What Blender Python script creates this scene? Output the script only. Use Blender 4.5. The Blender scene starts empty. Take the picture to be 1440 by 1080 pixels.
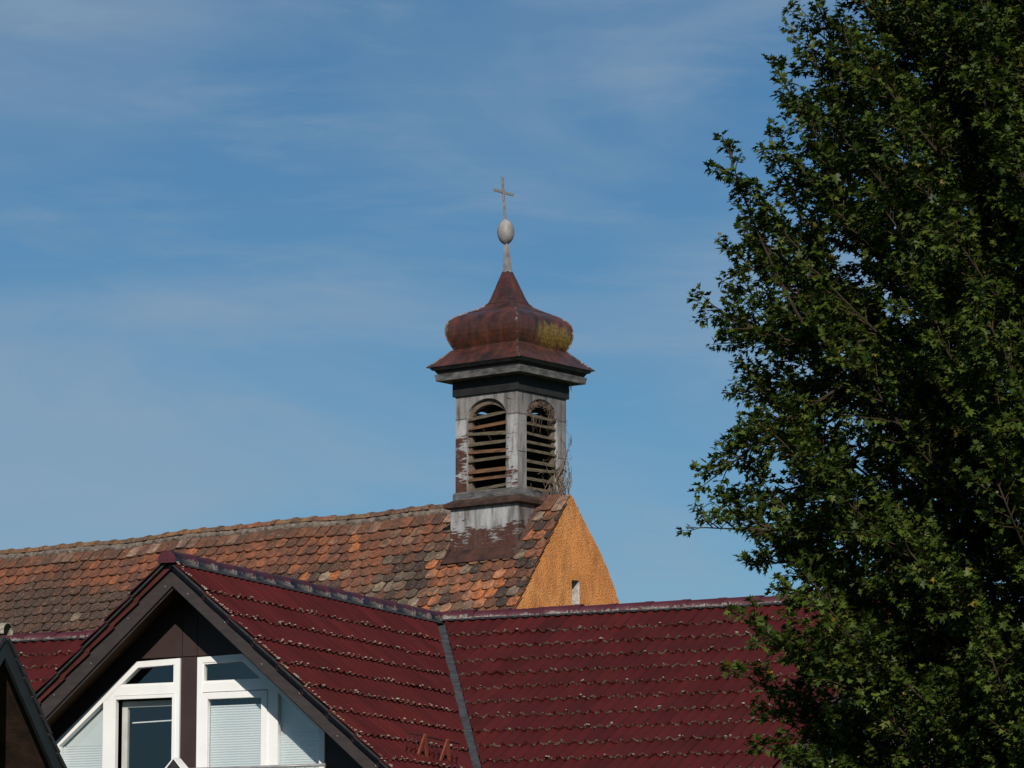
import bpy, math, random
import numpy as np
from mathutils import Vector, Matrix
R = math.radians
random.seed(7)
rng = np.random.default_rng(11)
scene = bpy.context.scene
COL = scene.collection

# ------------------------------------------------------------------ camera
cam_d = bpy.data.cameras.new("camera")
cam_d.sensor_width = 36.0
cam_d.lens = 36.0 * 6001.58 / 1440.0
cam_d.clip_start = 0.5
cam_d.clip_end = 6000
cam = bpy.data.objects.new("camera", cam_d)
COL.objects.link(cam)
cam.location = (0, 0, 1.6)
cam.rotation_euler = (R(90 + 9.3112), 0, 0)
scene.camera = cam

# ------------------------------------------------------------------ sky
SUN_EL, SUN_AZ = 29.5, 1.8          # azimuth measured from -Y (behind the camera) towards +X
sd = Vector((math.sin(R(SUN_AZ)) * math.cos(R(SUN_EL)), -math.cos(R(SUN_AZ)) * math.cos(R(SUN_EL)), math.sin(R(SUN_EL))))
CLOUD_AT = (28.7, 6.3, 51.1)
world = bpy.data.worlds.new("World")
scene.world = world
world.use_nodes = True
nt = world.node_tree
nt.nodes.clear()
def wn(t, **k):
    n = nt.nodes.new(t)
    for a, b in k.items(): setattr(n, a, b)
    return n
sky = wn('ShaderNodeTexSky', sky_type='NISHITA', sun_disc=False)
sky.sun_elevation = R(SUN_EL)
sky.sun_rotation = math.atan2(sd.x, sd.y)
sky.altitude = 400; sky.air_density = 1.0; sky.dust_density = 0.1; sky.ozone_density = 3.5
tc = wn('ShaderNodeTexCoord')
def wisps(scale, rot, loc, lo, hi, amt, rough=.55, dist=.6):
    mp = wn('ShaderNodeMapping'); mp.inputs['Rotation'].default_value = (0, R(rot), 0); mp.inputs['Scale'].default_value = scale; mp.inputs['Location'].default_value = loc
    no = wn('ShaderNodeTexNoise'); no.inputs['Scale'].default_value = 1.0; no.inputs['Detail'].default_value = 8; no.inputs['Roughness'].default_value = rough; no.inputs['Distortion'].default_value = dist
    rp = wn('ShaderNodeValToRGB'); rp.color_ramp.elements[0].position = lo; rp.color_ramp.elements[1].position = hi; rp.color_ramp.interpolation = 'EASE'
    rp.color_ramp.elements[0].color = (0, 0, 0, 1); rp.color_ramp.elements[1].color = (amt, amt, amt, 1)
    nt.links.new(tc.outputs['Generated'], mp.inputs['Vector']); nt.links.new(mp.outputs['Vector'], no.inputs['Vector']); nt.links.new(no.outputs['Fac'], rp.inputs['Fac']); return rp.outputs['Color']
tint = wn('ShaderNodeMixRGB', blend_type='MULTIPLY'); tint.inputs['Fac'].default_value = 1.0; tint.inputs['Color2'].default_value = (.75, .955, 1.0, 1)
hs = wn('ShaderNodeHueSaturation'); hs.inputs['Saturation'].default_value = 1.14
bg = wn('ShaderNodeBackground'); bg.inputs['Strength'].default_value = 0.060
wo = wn('ShaderNodeOutputWorld')
L = nt.links.new
L(sky.outputs['Color'], hs.inputs['Color']); L(hs.outputs['Color'], tint.inputs['Color1'])
cur = tint.outputs['Color']
for w_ in (wisps((7, 7, 20), -9, CLOUD_AT,   .40, .72, .56, .52), wisps((16, 16, 85), 12, (3, 7, 6), .45, .80, .38, .6, .3), wisps((4, 4, 9), 20, (9.7, 9.6, 19.7), 0.38, .68, .26, .5, .4)):
    mx = wn('ShaderNodeMixRGB'); mx.inputs['Color2'].default_value = (4.6, 6.2, 7.9, 1)
    L(w_, mx.inputs['Fac']); L(cur, mx.inputs['Color1']); cur = mx.outputs['Color']
L(cur, bg.inputs['Color']); L(bg.outputs['Background'], wo.inputs['Surface'])

# ------------------------------------------------------------------ sun
sl = bpy.data.lights.new("sun", 'SUN')
sl.energy = 4.4; sl.angle = R(0.5); sl.color = (1.0, 0.93, 0.83)
so = bpy.data.objects.new("sun", sl); COL.objects.link(so)
so.rotation_euler = sd.to_track_quat('Z', 'Y').to_euler()
so.location = (0, 0, 60)

# ------------------------------------------------------------------ exposure
scene.view_settings.view_transform = 'Standard'
scene.view_settings.look = 'None'
scene.view_settings.exposure = 0.0
scene.view_settings.gamma = 1.0

# ------------------------------------------------------------------ helpers
class MB:
    """collects polygons for ONE mesh object, with an optional colour per face and uv per corner"""
    def __init__(s): s.v = []; s.f = []; s.c = []; s.u = []; s.sm = []; s.col = (1, 1, 1)
    def face(s, idx, col=None, uv=None, smooth=False):
        s.f.append(tuple(idx)); s.c.append(col or s.col); s.u.append(uv); s.sm.append(smooth)
    def poly(s, pts, col=None, uv=None, smooth=False):
        b = len(s.v); s.v.extend([tuple(p) for p in pts]); s.face(range(b, b + len(pts)), col, uv, smooth)
    def prism(s, bottom, top, col=None):
        """closed solid between two polygons of equal length (bottom clockwise-agnostic; normals recalculated)"""
        b = len(s.v); n = len(bottom)
        s.v.extend([tuple(p) for p in bottom]); s.v.extend([tuple(p) for p in top])
        s.face([b + i for i in range(n)][::-1], col); s.face([b + n + i for i in range(n)], col)
        for i in range(n):
            j = (i + 1) % n; s.face((b + i, b + j, b + n + j, b + n + i), col)
    def box(s, x0, x1, y0, y1, z0, z1, col=None):
        s.prism([(x0, y0, z0), (x1, y0, z0), (x1, y1, z0), (x0, y1, z0)], [(x0, y0, z1), (x1, y0, z1), (x1, y1, z1), (x0, y1, z1)], col)
    def bar(s, a, b, w, t, up=(0, 0, 1), col=None):
        """rectangular bar from a to b; w across, t along the up side"""
        a = Vector(a); b = Vector(b); d = (b - a).normalized(); sd_ = d.cross(Vector(up)).normalized(); u = sd_.cross(d)
        q = [(-w / 2, -t / 2), (w / 2, -t / 2), (w / 2, t / 2), (-w / 2, t / 2)]
        s.prism([a + sd_ * x + u * y for x, y in q], [b + sd_ * x + u * y for x, y in q], col)
    def tube(s, pts, rad, n=6, col=None, cap=True):
        pts = [Vector(p) for p in pts]; b = len(s.v); m = len(pts)
        ref = Vector((0.31, 0.22, 0.92)).normalized()
        for i, p in enumerate(pts):
            d = (pts[min(i + 1, m - 1)] - pts[max(i - 1, 0)]).normalized()
            if abs(d.dot(ref)) > .95: e = d.cross(Vector((1, 0, 0))).normalized()
            else: e = d.cross(ref).normalized()
            g_ = d.cross(e); r_ = rad[i] if hasattr(rad, '__len__') else rad
            for k in range(n):
                a = 2 * math.pi * k / n; s.v.append(tuple(p + e * math.cos(a) * r_ + g_ * math.sin(a) * r_))
        for i in range(m - 1):
            for k in range(n):
                k2 = (k + 1) % n; s.face((b + i * n + k, b + i * n + k2, b + (i + 1) * n + k2, b + (i + 1) * n + k), col, None, True)
        if cap:
            s.face([b + k for k in range(n)][::-1], col); s.face([b + (m - 1) * n + k for k in range(n)], col)
    def lathe(s, prof, n=24, c=(0, 0), col=None):
        b = len(s.v)
        for r_, z in prof:
            for k in range(n):
                a = 2 * math.pi * k / n; s.v.append((c[0] + r_ * math.cos(a), c[1] + r_ * math.sin(a), z))
        for i in range(len(prof) - 1):
            for k in range(n):
                k2 = (k + 1) % n; s.face((b + i * n + k, b + i * n + k2, b + (i + 1) * n + k2, b + (i + 1) * n + k), col, None, True)
    def blob(s, p, r_, sq=.7, col=None):
        b = len(s.v); p = Vector(p); nr = 5
        s.v.append(tuple(p + Vector((0, 0, r_ * sq))))
        for lat in (.75, 0.0):
            rr = math.cos(math.asin(lat))
            for k in range(nr):
                a = 2 * math.pi * (k + lat) / nr; q = r_ * rr * random.uniform(.75, 1.2)
                s.v.append(tuple(p + Vector((q * math.cos(a), q * math.sin(a), r_ * sq * lat))))
        s.v.append(tuple(p - Vector((0, 0, r_ * sq * .6))))
        for k in range(nr):
            k2 = (k + 1) % nr
            s.face((b, b + 1 + k, b + 1 + k2), col, None, True)
            s.face((b + 1 + k, b + 1 + nr + k, b + 1 + nr + k2, b + 1 + k2), col, None, True)
            s.face((b + 1 + nr + k, b + 1 + 2 * nr, b + 1 + nr + k2), col, None, True)
    def build(s, name, mat, parent=None, recalc=True, bevel=0):
        me = bpy.data.meshes.new(name); me.from_pydata(s.v, [], s.f)
        if isinstance(mat, (list, tuple)):
            for m_ in mat: me.materials.append(m_)
        else: me.materials.append(mat)
        me.polygons.foreach_set('use_smooth', s.sm)
        ca = me.attributes.new('col', 'FLOAT_COLOR', 'FACE')
        ca.data.foreach_set('color', np.array([(c[0], c[1], c[2], 1.0) for c in s.c], dtype=np.float32).ravel())
        if any(u is not None for u in s.u):
            uvl = me.uv_layers.new(name='UVMap'); out = []
            for f_, u in zip(s.f, s.u): out.extend(u if u is not None else [(0, 0)] * len(f_))
            uvl.data.foreach_set('uv', np.array(out, dtype=np.float32).ravel())
        o = bpy.data.objects.new(name, me); COL.objects.link(o)
        if parent is not None: o.parent = parent
        if recalc:
            import bmesh
            bm = bmesh.new(); bm.from_mesh(me); bmesh.ops.recalc_face_normals(bm, faces=bm.faces); bm.to_mesh(me); bm.free()
        if bevel:
            bv = o.modifiers.new('bevel', 'BEVEL'); bv.width = bevel; bv.segments = 2; bv.limit_method = 'ANGLE'; bv.angle_limit = R(40)
        return o

def thing(name, label, cat, loc=(0, 0, 0), rz=0.0, group=None):
    o = bpy.data.objects.new(name, None); COL.objects.link(o)
    o.empty_display_size = 0.3; o.location = loc; o.rotation_euler = (0, 0, rz)
    return tag(o, label, cat, group)
def tag(o, label, cat, group=None):
    o['label'] = label; o['category'] = cat
    if group: o['group'] = group
    return o
def structure(o, kind='structure'):
    o['kind'] = kind; return o
def inset(poly, w):
    """inset a convex polygon (2D) by w"""
    n = len(poly); A = sum(poly[i][0] * poly[(i + 1) % n][1] - poly[(i + 1) % n][0] * poly[i][1] for i in range(n)); sg = 1 if A > 0 else -1
    lines = []
    for i in range(n):
        (x0, y0), (x1, y1) = poly[i], poly[(i + 1) % n]; l = math.hypot(x1 - x0, y1 - y0)
        nx, ny = -(y1 - y0) / l * sg, (x1 - x0) / l * sg
        lines.append((x0 + nx * w, y0 + ny * w, (x1 - x0) / l, (y1 - y0) / l))
    out = []
    for i in range(n):
        ax, ay, adx, ady = lines[i - 1]; bx, by, bdx, bdy = lines[i]
        t = ((bx - ax) * bdy - (by - ay) * bdx) / (adx * bdy - ady * bdx); out.append((ax + adx * t, ay + ady * t))
    return out

# ------------------------------------------------------------------ materials
def new_mat(name):
    m = bpy.data.materials.new(name); m.use_nodes = True; t = m.node_tree; t.nodes.clear()
    return m, t
def N(t, ty, **k):
    n = t.nodes.new(ty)
    for a, b in k.items():
        if a in n.inputs: n.inputs[a].default_value = b
        else: setattr(n, a, b)
    return n
def coords(t, scale=(1, 1, 1), rot=(0, 0, 0)):
    c = N(t, 'ShaderNodeTexCoord'); m = N(t, 'ShaderNodeMapping'); m.inputs['Scale'].default_value = scale; m.inputs['Rotation'].default_value = rot
    t.links.new(c.outputs['Object'], m.inputs['Vector']); return m.outputs['Vector']
def noise(t, vec, scale, detail=5, rough=.6, dist=0.0):
    n = N(t, 'ShaderNodeTexNoise', Scale=scale, Detail=detail, Roughness=rough, Distortion=dist); t.links.new(vec, n.inputs['Vector']); return n.outputs['Fac']
def ramp(t, fac, a, b, ca=(0, 0, 0, 1), cb=(1, 1, 1, 1)):
    n = N(t, 'ShaderNodeValToRGB'); e = n.color_ramp.elements; e[0].position = a; e[1].position = b; e[0].color = ca; e[1].color = cb
    t.links.new(fac, n.inputs['Fac']); return n.outputs['Color']
def mixc(t, fac, a, b, mode='MIX'):
    n = N(t, 'ShaderNodeMixRGB', blend_type=mode)
    for k, v in (('Fac', fac), ('Color1', a), ('Color2', b)):
        if isinstance(v, (int, float)): n.inputs[k].default_value = v
        elif isinstance(v, tuple): n.inputs[k].default_value = v if len(v) == 4 else (*v, 1)
        else: t.links.new(v, n.inputs[k])
    return n.outputs['Color']
def math_(t, op, a, b=None):
    n = N(t, 'ShaderNodeMath', operation=op)
    for i, v in enumerate((a, b)):
        if v is None: continue
        if isinstance(v, (int, float)): n.inputs[i].default_value = v
        else: t.links.new(v, n.inputs[i])
    return n.outputs['Value']
def finish(t, color, rough=.7, spec=.4, bump=None, bstr=.3, bdist=.02, metallic=0.0):
    p = N(t, 'ShaderNodeBsdfPrincipled'); o = N(t, 'ShaderNodeOutputMaterial')
    if isinstance(color, tuple): p.inputs['Base Color'].default_value = (*color[:3], 1)
    else: t.links.new(color, p.inputs['Base Color'])
    if isinstance(rough, (int, float)): p.inputs['Roughness'].default_value = rough
    else: t.links.new(rough, p.inputs['Roughness'])
    p.inputs['Specular IOR Level'].default_value = spec; p.inputs['Metallic'].default_value = metallic
    if bump is not None:
        b = N(t, 'ShaderNodeBump', Strength=bstr, Distance=bdist); t.links.new(bump, b.inputs['Height']); t.links.new(b.outputs['Normal'], p.inputs['Normal'])
    t.links.new(p.outputs['BSDF'], o.inputs['Surface']); return p
def attr(t, name='col'):
    a = N(t, 'ShaderNodeAttribute', attribute_name=name); return a.outputs['Color']
def uvsep(t):
    c = N(t, 'ShaderNodeTexCoord'); s = N(t, 'ShaderNodeSeparateXYZ'); t.links.new(c.outputs['UV'], s.inputs['Vector']); return s.outputs['X'], s.outputs['Y']

def mottled(name, ca, cb, scale=6, rough=.75, spec=.3, bstr=.25, bdist=.01, stretch=(1, 1, 1), a=.35, b=.68, bscale=40):
    m, t = new_mat(name); v = coords(t, stretch)
    c = mixc(t, ramp(t, noise(t, v, scale), a, b), ca, cb)
    finish(t, c, rough, spec, noise(t, coords(t), bscale, 3), bstr, bdist); return m

def m_tile():
    m, t = new_mat('red_tile'); v = coords(t); u_, v_ = uvsep(t)
    base = mixc(t, ramp(t, noise(t, v, 2.3), .3, .7), (.064, .0086, .0076), (.087, .0106, .0098))
    base = mixc(t, 1.0, base, attr(t), 'MULTIPLY')
    base = mixc(t, 1.0, base, ramp(t, noise(t, coords(t, (1, .35, .35)), .9, 4, .6), .3, .7, (.76, .76, .78, 1), (1.04, 1.02, 1.0, 1)), 'MULTIPLY')
    base = mixc(t, ramp(t, noise(t, coords(t, (9, .8, .8)), 1.3, 5, .7), .56, .72, (0, 0, 0, 1), (.4, .4, .4, 1)), base, (.035, .010, .011))
    base = mixc(t, ramp(t, noise(t, v, 14, 6, .7), .52, .72, (0, 0, 0, 1), (.35, .35, .35, 1)), base, (.05, .014, .016))
    # lichen and grime gather along the lower edge of every course
    edge = ramp(t, v_, .955, .99)
    lich = math_(t, 'MULTIPLY', edge, ramp(t, noise(t, v, 24, 5, .75), .49, .57))
    base = mixc(t, math_(t, 'MULTIPLY', lich, .8), base, mixc(t, noise(t, v, 70, 3), (.10, .07, .05), (.34, .29, .23)))
    sp = ramp(t, noise(t, v, 95, 3, .6), .70, .76)
    base = mixc(t, math_(t, 'MULTIPLY', sp, ramp(t, noise(t, v, 1.1, 3), .55, .7)), base, (.28, .25, .22))
    finish(t, base, ramp(t, noise(t, v, 5), .3, .7, (.55,) * 3 + (1,), (.72,) * 3 + (1,)), .16, noise(t, v, 160, 3), .12, .004); return m
def m_ridge():
    m, t = new_mat('plum_ridge_tile'); v = coords(t); u_, v_ = uvsep(t)
    base = mixc(t, ramp(t, noise(t, v, 4), .3, .7), (.050, .009, .015), (.075, .012, .022))
    n = noise(t, v, 16, 8, .75)
    low = math_(t, 'ADD', math_(t, 'MULTIPLY', v_, .75), math_(t, 'MULTIPLY', n, .9))
    base = mixc(t, ramp(t, low, .98, 1.10), base, mixc(t, ramp(t, noise(t, v, 45, 4), .35, .65), (.085, .068, .06), (.27, .24, .215)))
    finish(t, base, .6, .35, n, .5, .015); return m
def m_zinc():
    # weathered pale painted sheet metal with horizontal scars of rust
    m, t = new_mat('weathered_zinc'); v = coords(t)
    base = mixc(t, ramp(t, noise(t, coords(t, (1, 1, .35)), 5, 7, .65), .3, .7), (.20, .20, .205), (.46, .465, .475))
    base = mixc(t, ramp(t, noise(t, coords(t, (2.5, 2.5, .5)), 4, 5), .50, .66, (0, 0, 0, 1), (.8, .8, .8, 1)), base, (.10, .088, .080))
    sep = N(t, 'ShaderNodeSeparateXYZ'); tc_ = N(t, 'ShaderNodeTexCoord'); t.links.new(tc_.outputs['Object'], sep.inputs['Vector'])
    u_, v_ = uvsep(t)
    n = noise(t, coords(t, (2.2, 2.2, 15)), 2.2, 6, .72)
    n2 = noise(t, coords(t, (1, 1, 1.6)), 3.0, 3, .5)
    rust = math_(t, 'ADD', math_(t, 'MULTIPLY', n, .52), math_(t, 'MULTIPLY', n2, .50))
    rust = math_(t, 'ADD', rust, math_(t, 'MULTIPLY', v_, .42))
    rc = mixc(t, ramp(t, noise(t, v, 30, 4), .35, .65), (.036, .016, .013), (.105, .033, .019))
    base = mixc(t, ramp(t, rust, .60, .622), base, rc)
    base = mixc(t, ramp(t, noise(t, coords(t, (7, 7, .45)), 1.5, 5, .7), .52, .66, (0, 0, 0, 1), (.6, .6, .6, 1)), base, (.075, .062, .054))
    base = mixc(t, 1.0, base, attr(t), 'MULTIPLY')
    lines = N(t, 'ShaderNodeTexWave', wave_type='BANDS', bands_direction='Z', Scale=13.0, Distortion=1.2, Detail=3.0); t.links.new(v, lines.inputs['Vector'])
    base = mixc(t, ramp(t, lines.outputs['Fac'], .0, .16, (.35, .35, .35, 1), (0, 0, 0, 1)), base, (.13, .10, .09))
    finish(t, base, .62, .4, noise(t, coords(t, (6, 6, 60)), 2, 4), .3, .006); return m
def m_dome():
    m, t = new_mat('rusty_dome_sheet'); v = coords(t); u_, v_ = uvsep(t)
    base = mixc(t, ramp(t, noise(t, coords(t, (1, 1, .4)), 4.5, 7, .7), .38, .62), (.022, .0115, .0105), (.105, .031, .018))
    base = mixc(t, ramp(t, noise(t, coords(t, (9, 9, .7)), 1.6, 4), .5, .68, (0, 0, 0, 1), (.75, .75, .75, 1)), base, (.030, .018, .017))
    # yellow lichen patch: a stain with its own shape, mostly on the right-hand side of the bulb
    sep = N(t, 'ShaderNodeSeparateXYZ'); tc_ = N(t, 'ShaderNodeTexCoord'); t.links.new(tc_.outputs['Object'], sep.inputs['Vector'])
    nn = noise(t, coords(t, (6.5, 6.5, 1.6)), 1.6, 5, .7)
    def gauss(cx, cy, cz, rx, rz):
        dx = math_(t, 'DIVIDE', math_(t, 'SUBTRACT', sep.outputs['Y'], cy), rx); dz = math_(t, 'DIVIDE', math_(t, 'SUBTRACT', sep.outputs['Z'], cz), rz)
        q = math_(t, 'ADD', math_(t, 'MULTIPLY', dx, dx), math_(t, 'MULTIPLY', dz, dz))
        g_ = math_(t, 'SUBTRACT', 1.0, q)
        return math_(t, 'MULTIPLY', math_(t, 'MAXIMUM', g_, 0.0), math_(t, 'GREATER_THAN', sep.outputs['X'], cx))
    pz = 10.0753
    mask = math_(t, 'ADD', math_(t, 'MULTIPLY', gauss(.30, .16, pz + 2.36, .72, .30), .55), math_(t, 'MULTIPLY', nn, .80))
    yel = mixc(t, ramp(t, noise(t, v, 22, 4), .35, .65), (.085, .050, .012), (.215, .130, .020))
    base = mixc(t, ramp(t, mask, .70, .84, (0, 0, 0, 1), (.9, .9, .9, 1)), base, yel)
    # paint worn pale along the hips and seams
    hip = math_(t, 'ABSOLUTE', math_(t, 'SUBTRACT', u_, .5))
    wear = math_(t, 'MULTIPLY', math_(t, 'MULTIPLY', ramp(t, hip, .46, .497), ramp(t, noise(t, v, 13, 6, .8), .54, .62)), .8)
    base = mixc(t, wear, base, (.36, .33, .31))
    sc = ramp(t, noise(t, coords(t, (3, 3, 12)), 3.4, 6, .75), .69, .73)
    base = mixc(t, math_(t, 'MULTIPLY', sc, .7), base, (.34, .30, .27))
    finish(t, base, ramp(t, noise(t, v, 7, 5), .3, .7, (.26,) * 3 + (1,), (.52,) * 3 + (1,)), .6, noise(t, coords(t, (1, 1, .5)), 9, 5), .25, .012); return m
def m_biber():
    m, t = new_mat('old_clay_tile'); v = coords(t)
    base = mixc(t, 1.0, attr(t), mixc(t, noise(t, v, 10, 6, .7), (.36, .34, .33), (1.6, 1.55, 1.5)), 'MULTIPLY')
    base = mixc(t, ramp(t, noise(t, v, 11, 8, .8), .47, .60, (0, 0, 0, 1), (.8, .8, .8, 1)), base, (.052, .041, .034))
    base = mixc(t, ramp(t, noise(t, coords(t, (1, 1, 1), (0, .4, 0)), 30, 6, .85), .55, .60, (0, 0, 0, 1), (.85, .85, .85, 1)), base, (.40, .165, .085))
    base = mixc(t, ramp(t, noise(t, v, 34, 5, .85), .56, .61, (0, 0, 0, 1), (.85, .85, .85, 1)), base, (.036, .029, .026))
    base = mixc(t, ramp(t, noise(t, coords(t, (1.4, .8, .8)), 2.0, 7, .78), .46, .62, (0, 0, 0, 1), (.72, .72, .72, 1)), base, (.060, .046, .039))
    base = mixc(t, ramp(t, noise(t, v, 6.5, 8, .9), .575, .64, (0, 0, 0, 1), (.7, .7, .7, 1)), base, (.36, .30, .23))
    finish(t, base, .9, .15, noise(t, v, 50, 6, .75), .7, .018); return m
def m_plaster():
    m, t = new_mat('ochre_roughcast'); v = coords(t)
    base = mixc(t, ramp(t, noise(t, v, 2.2, 5), .3, .7), (.72, .275, .085), (.84, .365, .125))
    pit = math_(t, 'ADD', math_(t, 'MULTIPLY', noise(t, v, 38, 3, .6, .3), .6), math_(t, 'MULTIPLY', noise(t, v, 85, 2, .5), .4))
    base = mixc(t, ramp(t, pit, .54, .62, (0, 0, 0, 1), (.62, .62, .62, 1)), base, (.34, .15, .05))
    base = mixc(t, ramp(t, noise(t, coords(t, (1, 1.6, .6)), 2.6, 8, .8), .42, .62, (0, 0, 0, 1), (.75, .75, .75, 1)), base, (.36, .155, .06))
    finish(t, base, .95, .1, math_(t, 'SUBTRACT', 1.0, pit), 1.0, .05); return m
def m_leaf():
    m, t = new_mat('maple_leaf'); c = attr(t)
    p = finish(t, c, .5, .22)
    tr = N(t, 'ShaderNodeBsdfTranslucent'); t.links.new(mixc(t, 1.0, c, (.9, 1.1, .35), 'MULTIPLY'), tr.inputs['Color'])
    ms = N(t, 'ShaderNodeMixShader'); ms.inputs['Fac'].default_value = .22
    out = [n for n in t.nodes if n.type == 'OUTPUT_MATERIAL'][0]
    t.links.new(p.outputs['BSDF'], ms.inputs[1]); t.links.new(tr.outputs['BSDF'], ms.inputs[2]); t.links.new(ms.outputs['Shader'], out.inputs['Surface']); return m
def m_glass():
    m, t = new_mat('window_glass')
    fr = N(t, 'ShaderNodeLayerWeight', Blend=.5); tp_ = N(t, 'ShaderNodeBsdfTransparent'); tp_.inputs['Color'].default_value = (.88, .91, .915, 1)
    gl = N(t, 'ShaderNodeBsdfGlossy', Roughness=.01); gl.inputs['Color'].default_value = (.9, .95, 1, 1)
    ms = N(t, 'ShaderNodeMixShader'); o = N(t, 'ShaderNodeOutputMaterial')
    t.links.new(math_(t, 'ADD', .10, math_(t, 'MULTIPLY', .9, math_(t, 'POWER', fr.outputs['Facing'], 5.0))), ms.inputs['Fac']); t.links.new(tp_.outputs['BSDF'], ms.inputs[1]); t.links.new(gl.outputs['BSDF'], ms.inputs[2]); t.links.new(ms.outputs['Shader'], o.inputs['Surface']); return m

M = dict(
    tile=m_tile(), ridge=m_ridge(), zinc=m_zinc(), dome=m_dome(), biber=m_biber(), ochre=m_plaster(), leaf=m_leaf(), glass=m_glass(),
    lichen=mottled('grey_lichen', (.13, .105, .075), (.40, .37, .31), 40, .95, .1, .5, .01),
    gap=mottled('black_vent_strip', (.018, .018, .02), (.035, .035, .04), 20),
    lead=mottled('lead_flashing', (.026, .027, .030), (.060, .063, .068), 9, .6, .4),
    panel=mottled('brown_cladding', (.034, .020, .0185), (.043, .026, .024), 3, .55, .35, .08),
    barge=mottled('grey_brown_board', (.030, .0245, .024), (.043, .035, .034), 5, .6, .3, .15, stretch=(1, 1, 4)),
    soffit=mottled('soffit_boards', (.040, .018, .008), (.075, .033, .014), 8, .6, .3, .2, stretch=(8, .6, 8)),
    verge=mottled('brown_red_verge', (.050, .012, .009), (.085, .018, .013), 6, .4, .5, .1),
    white=mottled('white_frame', (.76, .76, .75), (.82, .82, .81), 4, .35, .5, .03),
    blind=mottled('pale_blind', (.60, .64, .645), (.66, .69, .69), 3, .85, .1, .05),
    greyframe=mottled('grey_sash_edge', (.42, .42, .40), (.52, .52, .50), 5, .5, .3, .05),
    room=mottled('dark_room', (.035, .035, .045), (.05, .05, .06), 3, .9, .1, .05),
    mortar=mottled('ridge_mortar', (.085, .070, .060), (.27, .215, .18), 11, .95, .1, .8, .03),
    wood=mottled('weathered_wood', (.075, .055, .042), (.20, .16, .125), 6, .85, .2, .4, .01, stretch=(1, 1, 9)),
    slat=mottled('grey_slat', (.055, .045, .031), (.165, .135, .088), 7, .85, .2, .4, .01, stretch=(1, 1, 6)),
    rustslat=mottled('rust_stained_slat', (.060, .040, .026), (.21, .105, .05), 5, .85, .2, .4, .01, stretch=(1, 1, 6)),
    browntrim=mottled('brown_trim', (.028, .017, .013), (.075, .042, .031), 6, .7, .3, .3, .01),
    greytrim=mottled('grey_cornice', (.042, .041, .041), (.155, .15, .148), 6, .65, .35, .25, .008, stretch=(1, 1, 3)),
    darktrim=mottled('dark_cornice', (.011, .011, .012), (.022, .022, .023), 6, .7, .3, .2, .01),
    apron=mottled('brown_apron', (.022, .014, .012), (.090, .036, .025), 4, .6, .35, .3, .008),
    orb=mottled('pale_orb_metal', (.13, .12, .12), (.33, .305, .30), 4, .55, .4, .1, .004),
    neck=mottled('grey_spire_sheet', (.14, .14, .15), (.27, .27, .275), 9, .6, .4, .2, .004),
    iron=mottled('grey_iron', (.13, .12, .12), (.30, .275, .27), 14, .75, .3, .3, .004),
    niche=mottled('white_plaster', (.30, .27, .24), (.66, .64, .60), 12, .95, .1, .6, .02),
    creeper=mottled('dry_stems', (.07, .05, .038), (.24, .19, .15), 12, .9, .1, .3, .004),
    bark=mottled('grey_brown_bark', (.022, .018, .012), (.052, .040, .027), 9, .9, .15, .6, .01),
    twig=mottled('reddish_twig', (.024, .018, .009), (.070, .042, .020), 9, .8, .2, .3, .004),
    guard=mottled('brick_red_metal', (.16, .038, .022), (.23, .058, .034), 8, .5, .4, .1, .003),
    guarddark=mottled('dark_red_rod', (.018, .008, .008), (.03, .011, .01), 8, .5, .4, .1, .003),
    render_=mottled('cream_render', (.50, .46, .38), (.58, .54, .46), 2, .9, .1, .3, .01),
    chrome=mottled('dull_steel', (.20, .20, .21), (.30, .30, .31), 9, .3, .5, .05, .002),
    slate=mottled('slate_blue_board', (.014, .017, .019), (.022, .026, .028), 6, .6, .3, .2, .005),
    grass=mottled('grass', (.035, .06, .015), (.07, .10, .03), 1.5, .95, .1, .6, .05),
    asphalt=mottled('asphalt', (.04, .04, .042), (.06, .06, .062), 3, .9, .2, .4, .01),
)

# ------------------------------------------------------------------ ground
b = MB(); b.poly([(-3000, -3000, 0), (3000, -3000, 0), (3000, 3000, 0), (-3000, 3000, 0)]); structure(b.build('ground', M['grass']))
b = MB(); b.poly([(-200, -6, .004), (200, -6, .004), (200, 6, .004), (-200, 6, .004)]); structure(b.build('road', M['asphalt']))

# ================================================================== RED-ROOFED HOUSE
PSI = 0.4291926501; TQ = .8768; TP = .5154; GL = 6.167; JZ = 6.7677
house = thing('house', 'house with wine-red tiled roof and brown gable with white slanted windows', 'house', (-.8273, 48.0, 0), -PSI)
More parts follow.
